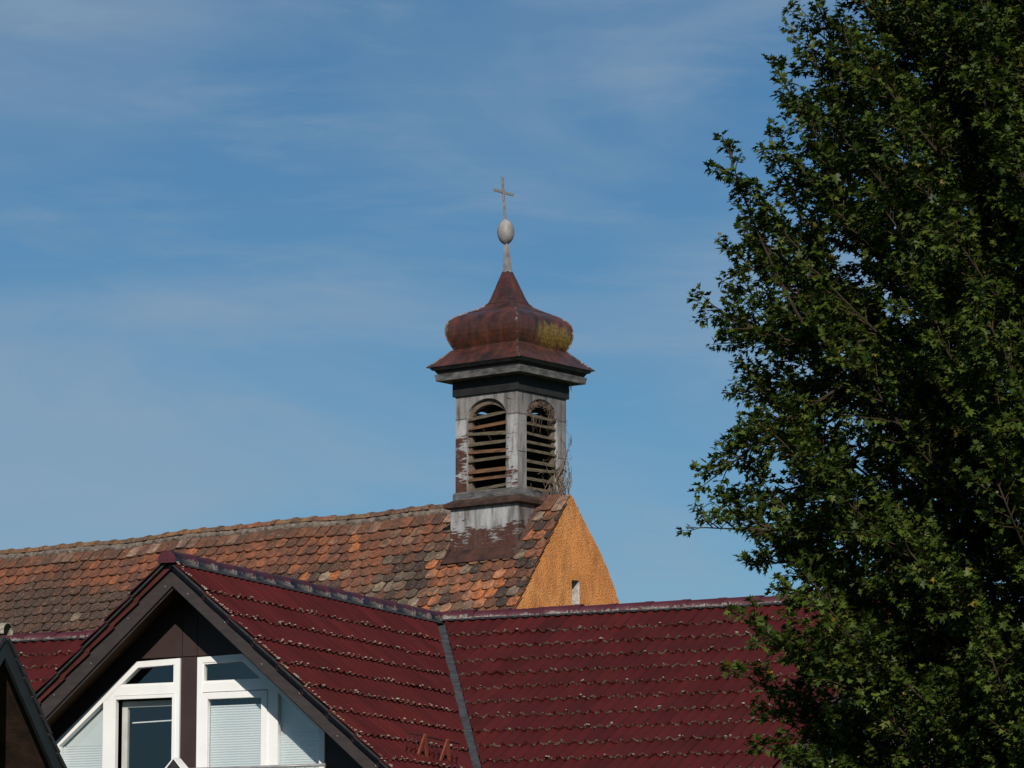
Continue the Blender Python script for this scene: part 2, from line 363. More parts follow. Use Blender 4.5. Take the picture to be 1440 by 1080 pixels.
# local axes: x along the main ridge (to the right), y away from the street, z up; JZ is the ridge height
def tile_field(o, ud, dd, nrm, n_u, rows, E, first, wid=.262, keep=None, moss=None, moss_p=.5, u0=0.0, ok=None):
    """courses of double-roll pan tiles. o: origin on the ridge, ud: along the ridge, dd: down the slope"""
    mb = MB(); o = Vector(o); ud = Vector(ud); dd = Vector(dd); nrm = Vector(nrm); SEG = 12
    for r_ in range(rows):
        d0 = first + (r_ - 1) * E; d1 = d0 + E
        if r_ == 0: d0 = 0.0
        for c in range(n_u):
            uc = u0 + c * wid
            if keep and not keep(uc, uc + wid, d0, d1): continue
            ju = random.gauss(0, .0012); jd = random.gauss(0, .006) + (random.uniform(.015, .04) if random.random() < .012 else 0); jl = random.gauss(0, .003); tl = random.gauss(0, .004)
            s_ = random.uniform(.76, 1.02); cl = (s_, s_ * random.uniform(.93, 1.06), s_ * random.uniform(.88, 1.14))
            bidx = len(mb.v)
            for k, (d, lift) in enumerate(((d0 - .02, .004), (d0 + .6 * (d1 - d0), .026), (d1 + jd, .034 + jl), (d1 + jd + .0005, .034 + jl), (d1 + jd - .003, .011 + jl))):
                for i in range(SEG + 1):
                    f_ = i / SEG; ph = (f_ * 2) % 1.0
                    prof = .030 * max(0.0, math.sin(math.pi * min(1, ph / .62))) ** 1.25 if ph < .62 else 0.0
                    if i in (0, SEG): prof = .0
                    if f_ > .97: prof = .006
                    p = o + ud * (uc + f_ * (wid + .002) + ju) + dd * d + nrm * (lift + prof + tl * (f_ - .5) * (d - d0))
                    mb.v.append(tuple(p))
            vv = (0, .6, .985, .99, 1.0)
            for k in (0, 1, 3):
                for i in range(SEG):
                    a_ = bidx + k * (SEG + 1) + i
                    mb.face((a_, a_ + 1, a_ + SEG + 2, a_ + SEG + 1), cl, [(i / SEG, vv[k]), ((i + 1) / SEG, vv[k]), ((i + 1) / SEG, vv[k + 1]), (i / SEG, vv[k + 1])], k < 2)
            if moss is not None:
                for hump in (.155, .655):
                    for q in range(random.choice((0, 1, 1, 2, 3)) if random.random() < moss_p else 0):
                        f_ = hump + random.gauss(0, .075)
                        ph = (f_ * 2) % 1.0; pr = .030 * max(0.0, math.sin(math.pi * min(1, ph / .62))) ** 1.25 if ph < .62 else 0
                        p = o + ud * (uc + f_ * wid) + dd * (d1 + jd - random.uniform(-.008, .022)) + nrm * (.034 + pr)
                        g_ = random.uniform(.35, .95)
                        if ok is None or ok(p): moss.blob(p, abs(random.gauss(.0105, .004)) + .003, .6, (g_, g_, g_))
    return mb
def plane_cut(ob, co, no):
    import bmesh
    me = ob.data; bm = bmesh.new(); bm.from_mesh(me)
    bmesh.ops.bisect_plane(bm, geom=bm.verts[:] + bm.edges[:] + bm.faces[:], plane_co=co, plane_no=no, clear_outer=True)
    bm.to_mesh(me); bm.free()
cp, sp_ = 1 / math.sqrt(1 + TP * TP), TP / math.sqrt(1 + TP * TP)
cq, sq_ = 1 / math.sqrt(1 + TQ * TQ), TQ / math.sqrt(1 + TQ * TQ)
EM, EG = .4085, .371
XR = 5.62
lw = 1 / TQ; lb = 1 / TP                     # valley runs (lw, -lb) per unit of drop
vn = Vector((lb, lw, 0)).normalized()        # horizontal normal of the right valley, pointing to the main roof side
moss = MB()
def keep_main(u0_, u1, d0, d1):
    drop = d0 * sp_; return u1 > drop * lw - .35
front = tile_field((0, 0, JZ), (1, 0, 0), (0, -cp, -sp_), (0, -sp_, cp), 24, 15, EM, .585, keep=keep_main, moss=moss, moss_p=.30, ok=lambda p: vn.x * p.x + vn.y * p.y > .11, u0=XR - 24 * .262)
o_main = front.build('roof', M['tile'], house, recalc=False)
plane_cut(o_main, vn * .05 + Vector((0, 0, JZ)), -vn)
# the stretch of the same roof left of the gable
lf = tile_field((0, 0, JZ), (1, 0, 0), (0, -cp, -sp_), (0, -sp_, cp), 36, 15, EM, .585, moss=moss, moss_p=.45, ok=lambda p: -vn.x * p.x + vn.y * p.y > .11, u0=-.2 - 36 * .262,
                keep=lambda a, b_, d0, d1: a < -d0 * sp_ * lw + .35)
o_l = lf.build('roof', M['tile'], house, recalc=False); plane_cut(o_l, Vector((-vn.x, vn.y, 0)) * .05 + Vector((0, 0, JZ)), Vector((vn.x, -vn.y, 0)))
# rear slope and roof deck
bk = MB(); hb = 5.1
bk.prism([(-9.6, 0, JZ - .03), (XR, 0, JZ - .03), (XR, hb, JZ - .03 - TP * hb), (-9.6, hb, JZ - .03 - TP * hb)],
         [(-9.6, 0, JZ - .15), (XR, 0, JZ - .15), (XR, hb, JZ - .15 - TP * hb), (-9.6, hb, JZ - .15 - TP * hb)])
bk.build('rear_roof', M['tile'], house)
dk = MB(); fb = 6.0 * cp
dk.prism([(-9.6, -.002, JZ - .04), (XR - .05, -.002, JZ - .04), (XR - .05, -fb, JZ - .04 - TP * fb), (-9.6, -fb, JZ - .04 - TP * fb)],
         [(-9.6, -.002, JZ - .16), (XR - .05, -.002, JZ - .16), (XR - .05, -fb, JZ - .16 - TP * fb), (-9.6, -fb, JZ - .16 - TP * fb)])
dk.build('deck', M['barge'], o_main)
# verge board at the right-hand end of the main roof
vb = MB(); vb.bar((XR + .02, .05, JZ - .10), (XR + .02, -fb, JZ - .10 - TP * fb), .04, .20); vb.build('verge_board', M['verge'], o_main)
# gable roof: right slope faces +x
gr = tile_field((0, -GL - .10, JZ), (0, 1, 0), (cq, 0, -sq_), (sq_, 0, cq), 25, 12, EG, .559, moss=moss, moss_p=.8, ok=lambda p: vn.x * p.x + vn.y * p.y < -.11,
                keep=lambda a, b_, d0, d1: (-GL - .10 + a) < -(d0 * sq_) * lb + .6)
o_g = gr.build('gable_roof', M['tile'], house, recalc=False); plane_cut(o_g, -vn * .05 + Vector((0, 0, JZ)), vn)
gl_ = tile_field((0, -GL - .10, JZ), (0, 1, 0), (-cq, 0, -sq_), (-sq_, 0, cq), 25, 12, EG, .559, moss=moss, moss_p=.8, ok=lambda p: -vn.x * p.x + vn.y * p.y < -.11,
                 keep=lambda a, b_, d0, d1: (-GL - .10 + a) < -(d0 * sq_) * lb + .6)
o_gl = gl_.build('gable_roof', M['tile'], house, recalc=False); plane_cut(o_gl, Vector((vn.x, -vn.y, 0)) * .05 + Vector((0, 0, JZ)), Vector((-vn.x, vn.y, 0)))
for k in range(240):
    d = random.uniform(.05, 4.4); p = Vector((0, -GL - .10 + abs(random.gauss(0, .022)), JZ)) + Vector((cq, 0, -sq_)) * d + Vector((sq_, 0, cq)) * (.024 + .018 * (((d - .559) / EG) % 1))
    g_ = random.uniform(.5, 1.2); moss.blob(p, abs(random.gauss(.010, .004)) + .003, .6, (g_, g_, g_))
moss.build('moss', M['lichen'], o_main)['kind'] = 'stuff'
# valley flashings
for sx in (1, -1):
    fl = MB(); D = 2.75; h0 = .06
    side = Vector((vn.x * sx, vn.y, 0)) * .066
    segs = 9
    for k in range(segs):
        t0, t1 = k * D / segs, (k + 1) * D / segs + .03
        a = Vector((lw * t0 * sx, -lb * t0, JZ - t0 + .022 - .004)); c_ = Vector((lw * t1 * sx, -lb * t1, JZ - t1 + .022 + .004))
        fl.prism([a - side, a + side, c_ + side, c_ - side], [p - Vector((0, 0, .006)) for p in (a - side, a + side, c_ + side, c_ - side)])
    fl.build('valley_flashing', M['lead'], o_g if sx > 0 else o_gl)
# ridge caps (half round, each overlapping the next)
def ridge_caps(p0, p1, seg, rad, name, mat, parent, drop=.56, vent=True, rise=.045, jit=.004):
    p0 = Vector(p0); p1 = Vector(p1); n = max(1, round((p1 - p0).length / seg)); d = (p1 - p0).normalized(); sd_ = d.cross(Vector((0, 0, 1))).normalized()
    mb = MB(); K = 12
    for i in range(n):
        a = p0 + (p1 - p0) * (i / n) - d * .03; c_ = p0 + (p1 - p0) * ((i + 1) / n) + d * .015
        j = Vector((random.gauss(0, jit), random.gauss(0, jit), random.gauss(0, jit)))
        bi = len(mb.v)
        k8 = a + (c_ - a) * .82
        rings = ((a, rad * .94), (k8, rad * 1.0), (k8, rad * 1.0), (k8, rad * 1.045), (k8, rad * 1.045), (c_, rad * 1.05), (c_, rad * 1.05), (c_, rad * .95))
        for q, (p, r_) in enumerate(rings):
            for k in range(K + 1):
                th = math.pi * (k / K) * 1.16 - .08 * math.pi
                mb.v.append(tuple(p + j + sd_ * math.cos(th) * r_ + Vector((0, 0, rise + (math.sin(th) * r_ * .95) - rad * drop))))
        for q in (0, 2, 4, 6):
            for k in range(K):
                a_ = bi + q * (K + 1) + k; w0 = abs(k / K - .5) * 2; w1 = abs((k + 1) / K - .5) * 2
                mb.face((a_, a_ + 1, a_ + K + 2, a_ + K + 1), None, [(i, w0), (i, w1), (i + 1, w1), (i + 1, w0)], True)
        mb.face([bi + k for k in range(K + 1)], None, [(0, .1)] * (K + 1))
    o = mb.build(name, mat, parent, recalc=False)
    return o
ridge_caps((-9.5, 0, JZ), (-.02, 0, JZ), .42, .110, 'ridge_cap', M['ridge'], o_l)
ridge_caps((.03, 0, JZ), (XR + .02, 0, JZ), .42, .110, 'ridge_cap', M['ridge'], o_main)
ridge_caps((0, -GL - .10, JZ), (0, -.02, JZ), .42, .110, 'ridge_cap', M['ridge'], o_g)
# scalloped dark vent strip just under the ridge caps
def vent_strip(o, ud, dd, nrm, length, parent, w=.131):
    mb = MB(); o = Vector(o); ud = Vector(ud); dd = Vector(dd); nrm = Vector(nrm); n = int(length / w)
    for i in range(n):
        u0_ = i * w; pts = []
        for k in range(7):
            f_ = k / 6; pts.append(o + ud * (u0_ + f_ * w) + dd * (.138 + .020 * math.sin(math.pi * f_)) + nrm * (.036 + .016 * math.sin(math.pi * f_)))
        top = [o + ud * (u0_ + w) + dd * .085 + nrm * .045, o + ud * u0_ + dd * .085 + nrm * .045]
        mb.poly(pts + top)
    mb.build('vent_strip', M['gap'], parent, recalc=False)
vent_strip((.1, 0, JZ), (1, 0, 0), (0, -cp, -sp_), (0, -sp_, cp), XR - .15, o_main)
vent_strip((-9.5, 0, JZ), (1, 0, 0), (0, -cp, -sp_), (0, -sp_, cp), 9.4, o_l)
vent_strip((0, -GL, JZ), (0, 1, 0), (cq, 0, -sq_), (sq_, 0, cq), GL - .1, o_g)
# gable deck, soffit, barge boards and verge flaps
GF = -GL                                    # front plane of the boards
for sx, par in ((1, o_g), (-1, o_gl)):
    X = 2.95
    sf = MB()
    for (ya, yb, ta, tb, nm, mt) in ((GF + .05, -1.2, .035, .13, 'soffit', 'soffit'),):
        sf.prism([(0, ya, JZ - ta), (sx * X, ya, JZ - ta - TQ * X), (sx * X, yb, JZ - ta - TQ * X), (0, yb, JZ - ta)],
                 [(0, ya, JZ - tb), (sx * X, ya, JZ - tb - TQ * X), (sx * X, yb, JZ - tb - TQ * X), (0, yb, JZ - tb)])
    import bmesh
    so_ = sf.build('soffit', M['soffit'], par); plane_cut(so_, -Vector((vn.x * sx, vn.y, 0)) * .09 + Vector((0, 0, JZ)), Vector((vn.x * sx, vn.y, 0)))
    bb = MB()
    t0, t1 = .075, .262
    gap = .001
    bb.prism([(gap * sx, GF, JZ - t0), (sx * X, GF, JZ - t0 - TQ * X), (sx * X, GF, JZ - t1 - TQ * X), (gap * sx, GF, JZ - t1)],
             [(gap * sx, GF + .035, JZ - t0), (sx * X, GF + .035, JZ - t0 - TQ * X), (sx * X, GF + .035, JZ - t1 - TQ * X), (gap * sx, GF + .035, JZ - t1)])
    # bottom moulding, and screw heads
    bb.prism([(gap * sx, GF + .036, JZ - t1 - .001), (sx * X, GF + .036, JZ - t1 - .001 - TQ * X), (sx * X, GF + .036, JZ - t1 - .022 - TQ * X), (gap * sx, GF + .036, JZ - t1 - .022)],
             [(gap * sx, GF + .05, JZ - t1 - .001), (sx * X, GF + .05, JZ - t1 - .001 - TQ * X), (sx * X, GF + .05, JZ - t1 - .022 - TQ * X), (gap * sx, GF + .05, JZ - t1 - .022)])
    bo = bb.build('barge_board', M['barge'], par)
    for k in range(7):
        x_ = .08 + .42 * k + (.1 if sx > 0 else 0); z_ = JZ - TQ * x_ - (.125 if k % 2 else .19)
        sc = MB(); sc.box(sx * x_ - .0035, sx * x_ + .0035, GF - .003, GF - .0005, z_ - .0035, z_ + .0035); sc.build('screw', M['greyframe'], bo)
    # the turned-down edges of the verge tiles, one per course, stepping at each overlap
    vf = MB()
    for k in range(12):
        d0 = .559 + (k - 1) * EG if k else .02; d1 = .559 + k * EG
        a = Vector((sx * cq * (d0 - .02), 0, JZ - sq_ * (d0 - .02))); c_ = Vector((sx * cq * d1, 0, JZ - sq_ * d1)); nn = Vector((sx * sq_, 0, cq))
        y0, y1 = (GF - .045, GF - .025) if sx < 0 else (GF - .026, GF - .008)
        h0a, h0b = -.072, -.050
        q = [a + nn * -.020, c_ + nn * .004, c_ + nn * h0b, a + nn * h0a]
        vf.prism([Vector((p.x, y0, p.z)) for p in q], [Vector((p.x, y1, p.z)) for p in q])
        # small raised lip at the overlap
        l0 = c_ - Vector((sx * cq, 0, -sq_)) * .045
        q = [l0 + nn * .002, c_ + nn * .008, c_ + nn * (h0b - .012), l0 + nn * (h0b - .012)]
        vf.prism([Vector((p.x, y0 - .006, p.z)) for p in q], [Vector((p.x, y0 - .001, p.z)) for p in q])
    vf.build('verge_flap', M['verge'], par)
    # lip of the tiles that oversails the flaps, its underside shade painted black
    lp = MB()
    for k in range(12):
        d0 = .559 + (k - 1) * EG if k else .02; d1 = .559 + k * EG
        a = Vector((sx * cq * d0, 0, JZ - sq_ * d0)); c_ = Vector((sx * cq * d1, 0, JZ - sq_ * d1)); nn = Vector((sx * sq_, 0, cq))
        q = [a + nn * -.020, a + nn * -.002, c_ + nn * .010, c_ + nn * -.010]
        lp.prism([Vector((p.x, GF - (.092 if sx < 0 else .092), p.z)) for p in q], [Vector((p.x, GF + .02, p.z)) for p in q])
    lp.build('verge_lip', M['gap'], par)
# ---- walls
WY = GF + .5
wl = MB()
wl.prism([(-9.3, -4.75, 0), (5.35, -4.75, 0), (5.35, 4.75, 0), (-9.3, 4.75, 0)], [(-9.3, -4.75, JZ - .18 - TP * 4.75), (5.35, -4.75, JZ - .18 - TP * 4.75), (5.35, 4.75, JZ - .18 - TP * 4.75), (-9.3, 4.75, JZ - .18 - TP * 4.75)])
for x0, x1 in ((5.05, 5.345), (-9.295, -9.0)):
    wl.prism([(x0, -4.7, JZ - .2 - TP * 4.7), (x0, 4.7, JZ - .2 - TP * 4.7), (x0, 0, JZ - .2)], [(x1, -4.7, JZ - .2 - TP * 4.7), (x1, 4.7, JZ - .2 - TP * 4.7), (x1, 0, JZ - .2)])
wl.build('wall', M['render_'], house)
wl = MB(); wl.box(-2.5, 2.5, WY + .003, -4.755, 0, JZ - 3.1)
for sx in (1, -1): wl.box(*( (1.62, 2.5) if sx > 0 else (-2.5, -1.75)), WY + .16, -4.757, JZ - 3.1, JZ - 2.40)
wl.build('wing_wall', M['render_'], house)
FZ = -3.1
def clad(mb, pts, y0=WY, y1=WY + .13): mb.prism([(x, y0, JZ + h) for x, h in pts], [(x, y1, JZ + h) for x, h in pts])
cl = MB(); g2 = .004
ru = lambda x: -.135 - TQ * abs(x)          # underside of the gable deck
clad(cl, [(-.165, FZ), (.026, FZ), (.026, -.925), (-.165, -.925)])
clad(cl, [(-.153 + g2, -.916), (.019 - g2, -.916), (.019 - g2, ru(.019)), (0, ru(0)), (-.153 + g2, ru(.153))])
clad(cl, [(.019 + g2, -.916), (.60, -.916), (.888, ru(.888)), (.019 + g2, ru(.019))], WY - .001)
clad(cl, [(-.153 - g2, -.916), (-.153 - g2, ru(.153)), (-.888, ru(.888)), (-.70, -.916)], WY - .001)
clad(cl, [(-.885, ru(.885)), (-.70, -.921), (-.668, -.945), (-1.625, -1.74), (-1.625, FZ), (-1.75, FZ), (-2.75, ru(2.75))], WY - .002)
clad(cl, [(.885, ru(.885)), (2.75, ru(2.75)), (2.6, FZ), (1.48, FZ), (1.48, -1.69), (.566, -.914), (.60, -.918)], WY - .002)
cl.build('cladding', M['panel'], house)
bkp = MB(); bkp.prism([(-.9, WY + .135, JZ - .93), (.9, WY + .135, JZ - .93), (0, WY + .135, JZ - .15)], [(-.9, WY + .15, JZ - .93), (.9, WY + .15, JZ - .93), (0, WY + .15, JZ - .15)]); bkp.build('backing', M['gap'], house)
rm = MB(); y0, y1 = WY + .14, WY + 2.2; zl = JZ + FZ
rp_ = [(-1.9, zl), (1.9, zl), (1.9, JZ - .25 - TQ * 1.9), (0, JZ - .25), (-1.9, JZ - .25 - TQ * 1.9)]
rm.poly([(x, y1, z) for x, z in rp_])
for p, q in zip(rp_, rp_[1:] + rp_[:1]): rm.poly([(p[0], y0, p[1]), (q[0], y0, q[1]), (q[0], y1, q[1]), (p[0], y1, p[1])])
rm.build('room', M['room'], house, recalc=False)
# ---- windows
def ring(mb, outer, w, y0, y1):
    inn = inset(outer, w); n = len(outer)
    for i in range(n):
        j = (i + 1) % n; q = [outer[i], outer[j], inn[j], inn[i]]
        mb.prism([(x, y0, JZ + h) for x, h in q], [(x, y1, JZ + h) for x, h in q])
    return inn
def rect(mb, x0, x1, h0, h1, y0, y1): mb.box(x0, x1, y0, y1, JZ + h0, JZ + h1)
def pane(poly, y, par):
    p = MB(); p.poly([(x, y, JZ + h) for x, h in poly]); p.build('pane', M['glass'], par, recalc=False)
def pleats(xr, h_top, h_bot, y, par, pitch=.0125):
    mb = MB(); h = h_top; k = 0
    while h > h_bot:
        h2 = h - pitch; y0, y1 = (y, y + .0045) if k % 2 == 0 else (y + .0045, y)
        a0, b0 = xr(h); a1, b1 = xr(h2)
        mb.poly([(a0, y0, JZ + h), (b0, y0, JZ + h), (b1, y1, JZ + h2), (a1, y1, JZ + h2)]); h = h2; k += 1
    mb.build('blind', M['blind'], par, recalc=False)
def sheet(poly, y, par, mat='blind', name='blind'):
    mb = MB(); mb.prism([(x, y, JZ + h) for x, h in poly], [(x, y + .006, JZ + h) for x, h in poly]); mb.build(name, M[mat], par)
FY0, FY1 = WY - .022, WY + .055
# left window
win = MB(); WLp = [(-1.618, FZ), (-.168, FZ), (-.168, -.934), (-.672, -.950), (-1.618, -1.742)]
ring(win, WLp, .062, FY0, FY1)
rect(win, -.93, -.225, -1.288, -1.192, FY0 + .003, FY1 - .003)                     # transom
rect(win, -1.052, -.932, FZ + .05, -1.32, FY0 + .004, FY1 - .004)                  # mullion, cut off by the slant above
win.prism([(-1.052, FY0 + .004, JZ - 1.325), (-.932, FY0 + .004, JZ - 1.325), (-.932, FY0 + .004, JZ - 1.235), (-1.052, FY0 + .004, JZ - 1.330)],
          [(-1.052, FY1 - .004, JZ - 1.325), (-.932, FY1 - .004, JZ - 1.325), (-.932, FY1 - .004, JZ - 1.235), (-1.052, FY1 - .004, JZ - 1.330)])
w_l = win.build('window', M['white'], house, bevel=.004)
tp_ = [(-.885, -1.190), (-.222, -1.190), (-.222, -.99), (-.665, -1.002)]
pane(tp_, WY + .02, w_l)
bd = MB(); ring(bd, [(-.905, -1.192), (-.226, -1.192), (-.226, -.982), (-.660, -.998)], .018, FY0 + .008, FY1 - .01); bd.build('bead', M['white'], w_l)
pane([(-1.565, FZ + .05), (-1.05, FZ + .05), (-1.05, -1.34), (-1.565, -1.775)], WY + .02, w_l)
bl_x = lambda h: (-1.60 if h < -1.745 else -1.60 + (h + 1.745) / .83, -1.03)
sheet([(-1.575, -1.79), (-1.02, -1.79), (-1.02, -1.29), (-1.575, -1.755)], WY + .075, w_l)
pleats(bl_x, -1.775, FZ, WY + .058, w_l)
# open (tilted) casement in the left window: fixed rebate, then the sash leaning into the room
cs = MB(); ring(cs, [(-.932, FZ + .04), (-.214, FZ + .04), (-.214, -1.292), (-.932, -1.292)], .034, FY0 - .006, FY0 + .05); cs.build('rebate', M['white'], w_l)
sash = MB(); SP = [(-.888, FZ + .06), (-.225, FZ + .06), (-.225, -1.34), (-.888, -1.34)]
ring(sash, SP, .062, WY + .085, WY + .135); so_ = sash.build('casement', M['greyframe'], w_l, bevel=.003)  # sash in grey instead of white: its shade is put into the colour
pane(inset(SP, .052), WY + .105, so_)
bar_ = MB(); bar_.bar((-.83, WY + .20, JZ - 1.548), (-.26, WY + .20, JZ - 1.535), .01, .012); bar_.build('rail', M['white'], so_)
# right window
win = MB(); WRp = [(.030, FZ), (1.474, FZ), (1.474, -1.690), (.566, -.918), (.030, -.934)]
ring(win, WRp, .062, FY0, FY1)
rect(win, .085, .86, -1.288, -1.192, FY0 + .003, FY1 - .003)
rect(win, .828, .948, FZ + .05, -1.30, FY0 + .004, FY1 - .004)
win.prism([(.828, FY0 + .004, JZ - 1.305), (.948, FY0 + .004, JZ - 1.305), (.948, FY0 + .004, JZ - 1.285), (.828, FY0 + .004, JZ - 1.190)],
          [(.828, FY1 - .004, JZ - 1.305), (.948, FY1 - .004, JZ - 1.305), (.948, FY1 - .004, JZ - 1.285), (.828, FY1 - .004, JZ - 1.190)])
w_r = win.build('window', M['white'], house, bevel=.004)
pane([(.086, -1.195), (.80, -1.195), (.545, -.975), (.086, -.99)], WY + .02, w_r)
bd = MB(); ring(bd, [(.090, -1.192), (.80, -1.192), (.545, -.978), (.090, -.990)], .018, FY0 + .008, FY1 - .01); bd.build('bead', M['white'], w_r)
pane([(.945, FZ + .05), (1.42, FZ + .05), (1.42, -1.72), (.945, -1.31)], WY + .02, w_r)
br_x = lambda h: (.93, 1.45)
sheet([(.93, -1.75), (1.45, -1.75), (1.45, -1.70), (.93, -1.26)], WY + .075, w_r)
pleats(br_x, -1.735, FZ, WY + .058, w_r)
cs = MB(); CP = [(.094, FZ + .04), (.832, FZ + .04), (.832, -1.296), (.094, -1.296)]
ring(cs, CP, .066, FY0 - .012, FY0 + .05); c_r = cs.build('casement', M['white'], w_r, bevel=.004)
pane(inset(CP, .06), WY + .02, c_r)
pleats(lambda h: (.15, .79), -1.435, FZ, WY + .05, c_r)
br = MB(); br.box(.15, .79, WY + .046, WY + .064, JZ - 1.435, JZ - 1.423); br.build('blind_rail', M['white'], c_r)
# French-balcony rail in front of the right window
rl = MB(); rl.tube([(-.03, WY - .13, JZ - 2.068), (1.54, WY - .13, JZ - 2.068)], .016, 10)
for k in range(15): x_ = .02 + k * .108; rl.tube([(x_, WY - .13, JZ - 2.07), (x_, WY - .13, JZ - 3.0)], .007, 6)
rl.tube([(-.03, WY - .13, JZ - 3.0), (1.54, WY - .13, JZ - 3.0)], .012, 8)
for x_ in (.0, 1.50): rl.tube([(x_, WY - .13, JZ - 2.2), (x_, WY - .003, JZ - 2.2)], .01, 6)
rl.build('balcony_rail', M['chrome'], house)
# ---- snow guard low on the gable slope
def gpt(y, drop, lift): return Vector((drop / TQ, y, JZ - drop)) + Vector((sq_, 0, cq)) * lift
guard = MB(); GA, GB = gpt(-5.52, 1.985, .03), gpt(-4.45, 2.02, .03); GU = Vector((.14, -.02, .985)) * .21
for k in range(12):
    p = GA + (GB - GA) * (k / 11); guard.tube([p, p + GU], .0042, 5)
e_ = (GB - GA) * .02
guard.tube([GA - e_ + GU * .06, GB + e_ + GU * .06], .007, 6); guard.tube([GA - e_ + GU, GB + e_ + GU], .007, 6)
o_sg = guard.build('snow_guard', M['guarddark'], house)
for f_ in (.33, .78):
    bk_ = MB(); p = GA + (GB - GA) * f_; al = (GB - GA).normalized() * .135; off = Vector((.012, -.02, 0))
    bk_.bar(p + off + GU * 1.06, p + off - al - GU * .45, .016, .04, up=(GB - GA)); bk_.bar(p + off + GU * 1.06 + Vector((.002, -.002, 0)), p + off + al - GU * .5, .016, .04, up=(GB - GA))
    bk_.bar(p + off - al * .7 - GU * .0, p + off + al * .7 - GU * .03, .03, .02); bk_.build('bracket', M['guard'], o_sg)

# small gable-topped box in front of the brown post
bx = thing('garden_box', 'small dark ribbed gable-topped box with white edge before the brown post', 'box', (-.8273, 48.0, 0), -PSI)
g_ = MB(); y0, y1 = WY - .26, WY - .14; cx, zt = -.085, JZ - 1.955
g_.prism([(cx - .085, y0, zt - .10), (cx + .085, y0, zt - .10), (cx + .085, y0, zt - .5), (cx - .085, y0, zt - .5)][::-1], [(cx - .085, y1, zt - .10), (cx + .085, y1, zt - .10), (cx + .085, y1, zt - .5), (cx - .085, y1, zt - .5)][::-1])
g_.prism([(cx - .085, y0, zt - .0995), (cx + .085, y0, zt - .0995), (cx, y0, zt - .012)], [(cx - .085, y1, zt - .0995), (cx + .085, y1, zt - .0995), (cx, y1, zt - .012)])
for k in range(6): g_.box(cx - .07, cx + .07, y0 - .004, y0 - .0005, zt - .125 - .03 * k, zt - .115 - .03 * k)
g_.build('body', M['gap'], bx)
g_ = MB()
for sx in (-1, 1):
    q = [(cx + sx * .0005, zt), (cx + sx * .105, zt - .112), (cx + sx * .095, zt - .125), (cx + sx * .0005, zt - .016)]
    g_.prism([(x, y0 - .02, z) for x, z in q], [(x, y1 + .01, z) for x, z in q])
g_.build('roof', M['white'], bx)

# ================================================================== CHURCH
PHI = .666164; TX, TY, TZ = -.01563, 62.0, 10.0753
church = thing('church', 'old church nave with mottled clay tile roof and ochre roughcast gable end', 'church', (TX, TY, 0), -PHI)
# local: x along the ridge to the right, y away, z up; heights relative to TZ
SL = R(54); cs_, sn = math.cos(SL), math.sin(SL)
RZ = TZ - .06
def wavy(x): return .018 * math.sin(x * 1.1 + 1) + .012 * math.sin(x * 2.7)
from mathutils import noise as mn
def biber_color(x, s):
    v_ = random.uniform(.82, 1.16)
    n1 = mn.noise(Vector((x * 1.1, s * 1.8, 3.0))); n2 = mn.noise(Vector((x * 2.6, s * 3.4, 9.0)))
    OR, BR, DK, GY, SLT, TER = (.48, .16, .06), (.135, .058, .037), (.068, .050, .041), (.30, .25, .18), (.036, .030, .030), (.285, .098, .050)
    lerp = lambda a, b_, t: tuple(p + (q - p) * max(0.0, min(1.0, t)) for p, q in zip(a, b_))
    def pick(*o):
        t = random.random() * sum(w for w, c in o)
        for w, c in o:
            t -= w
            if t <= 0: return c
        return o[-1][1]
    if x > .62: c = pick((3, OR), (2, TER), (2.2, BR), (1.8, SLT), (.8, GY))
    elif x > -.95 and s > 1.25:
        c = lerp(pick((3, OR), (2, TER), (1.5, BR)), GY, .25 + 1.5 * n2 + random.uniform(-.3, .45)) if random.random() < .9 else SLT
        if x > .1 and n1 > .05: c = lerp(c, BR, .75)
    elif x > -1.85 and s > 1.0: c = lerp(pick((1.2, SLT), (1, DK), (.8, BR)), GY, .1 + 1.6 * n2 + random.uniform(-.35, .35))
    elif x > -2.6 and s > .35: c = lerp(lerp(BR, TER, .5 + 1.2 * n1 + random.uniform(-.4, .4)), pick((2, GY), (1, OR), (2, BR)), random.uniform(0, .9) * (.5 + n2))
    else:
        lim = 1.02 + .16 * math.sin(x * .9) + .25 * n1
        old = lerp(BR, TER, .55 + 1.5 * n1 + .8 * n2 + random.uniform(-.28, .28))
        if random.random() < (.10 if x > -5.2 else .07): old = lerp(old, OR, random.uniform(.4, .9))
        dark = lerp(DK, BR, random.uniform(-.4, .45) + n2 * .4)
        if random.random() < .07: dark = lerp(TER, OR, random.random())
        if random.random() < .03: dark = GY
        c = lerp(old, dark, (s - lim) / .22 + random.uniform(-.3, .3))
    return tuple(q * v_ for q in c)
rt = MB(); Wt = .205; Et = .183
ud = Vector((1, 0, 0)); ddn = Vector((0, -cs_, -sn)); nn = Vector((0, -sn, cs_))
arc = [(math.cos(math.pi * k / 8), math.sin(math.pi * k / 8)) for k in range(9)]
nrow = 20
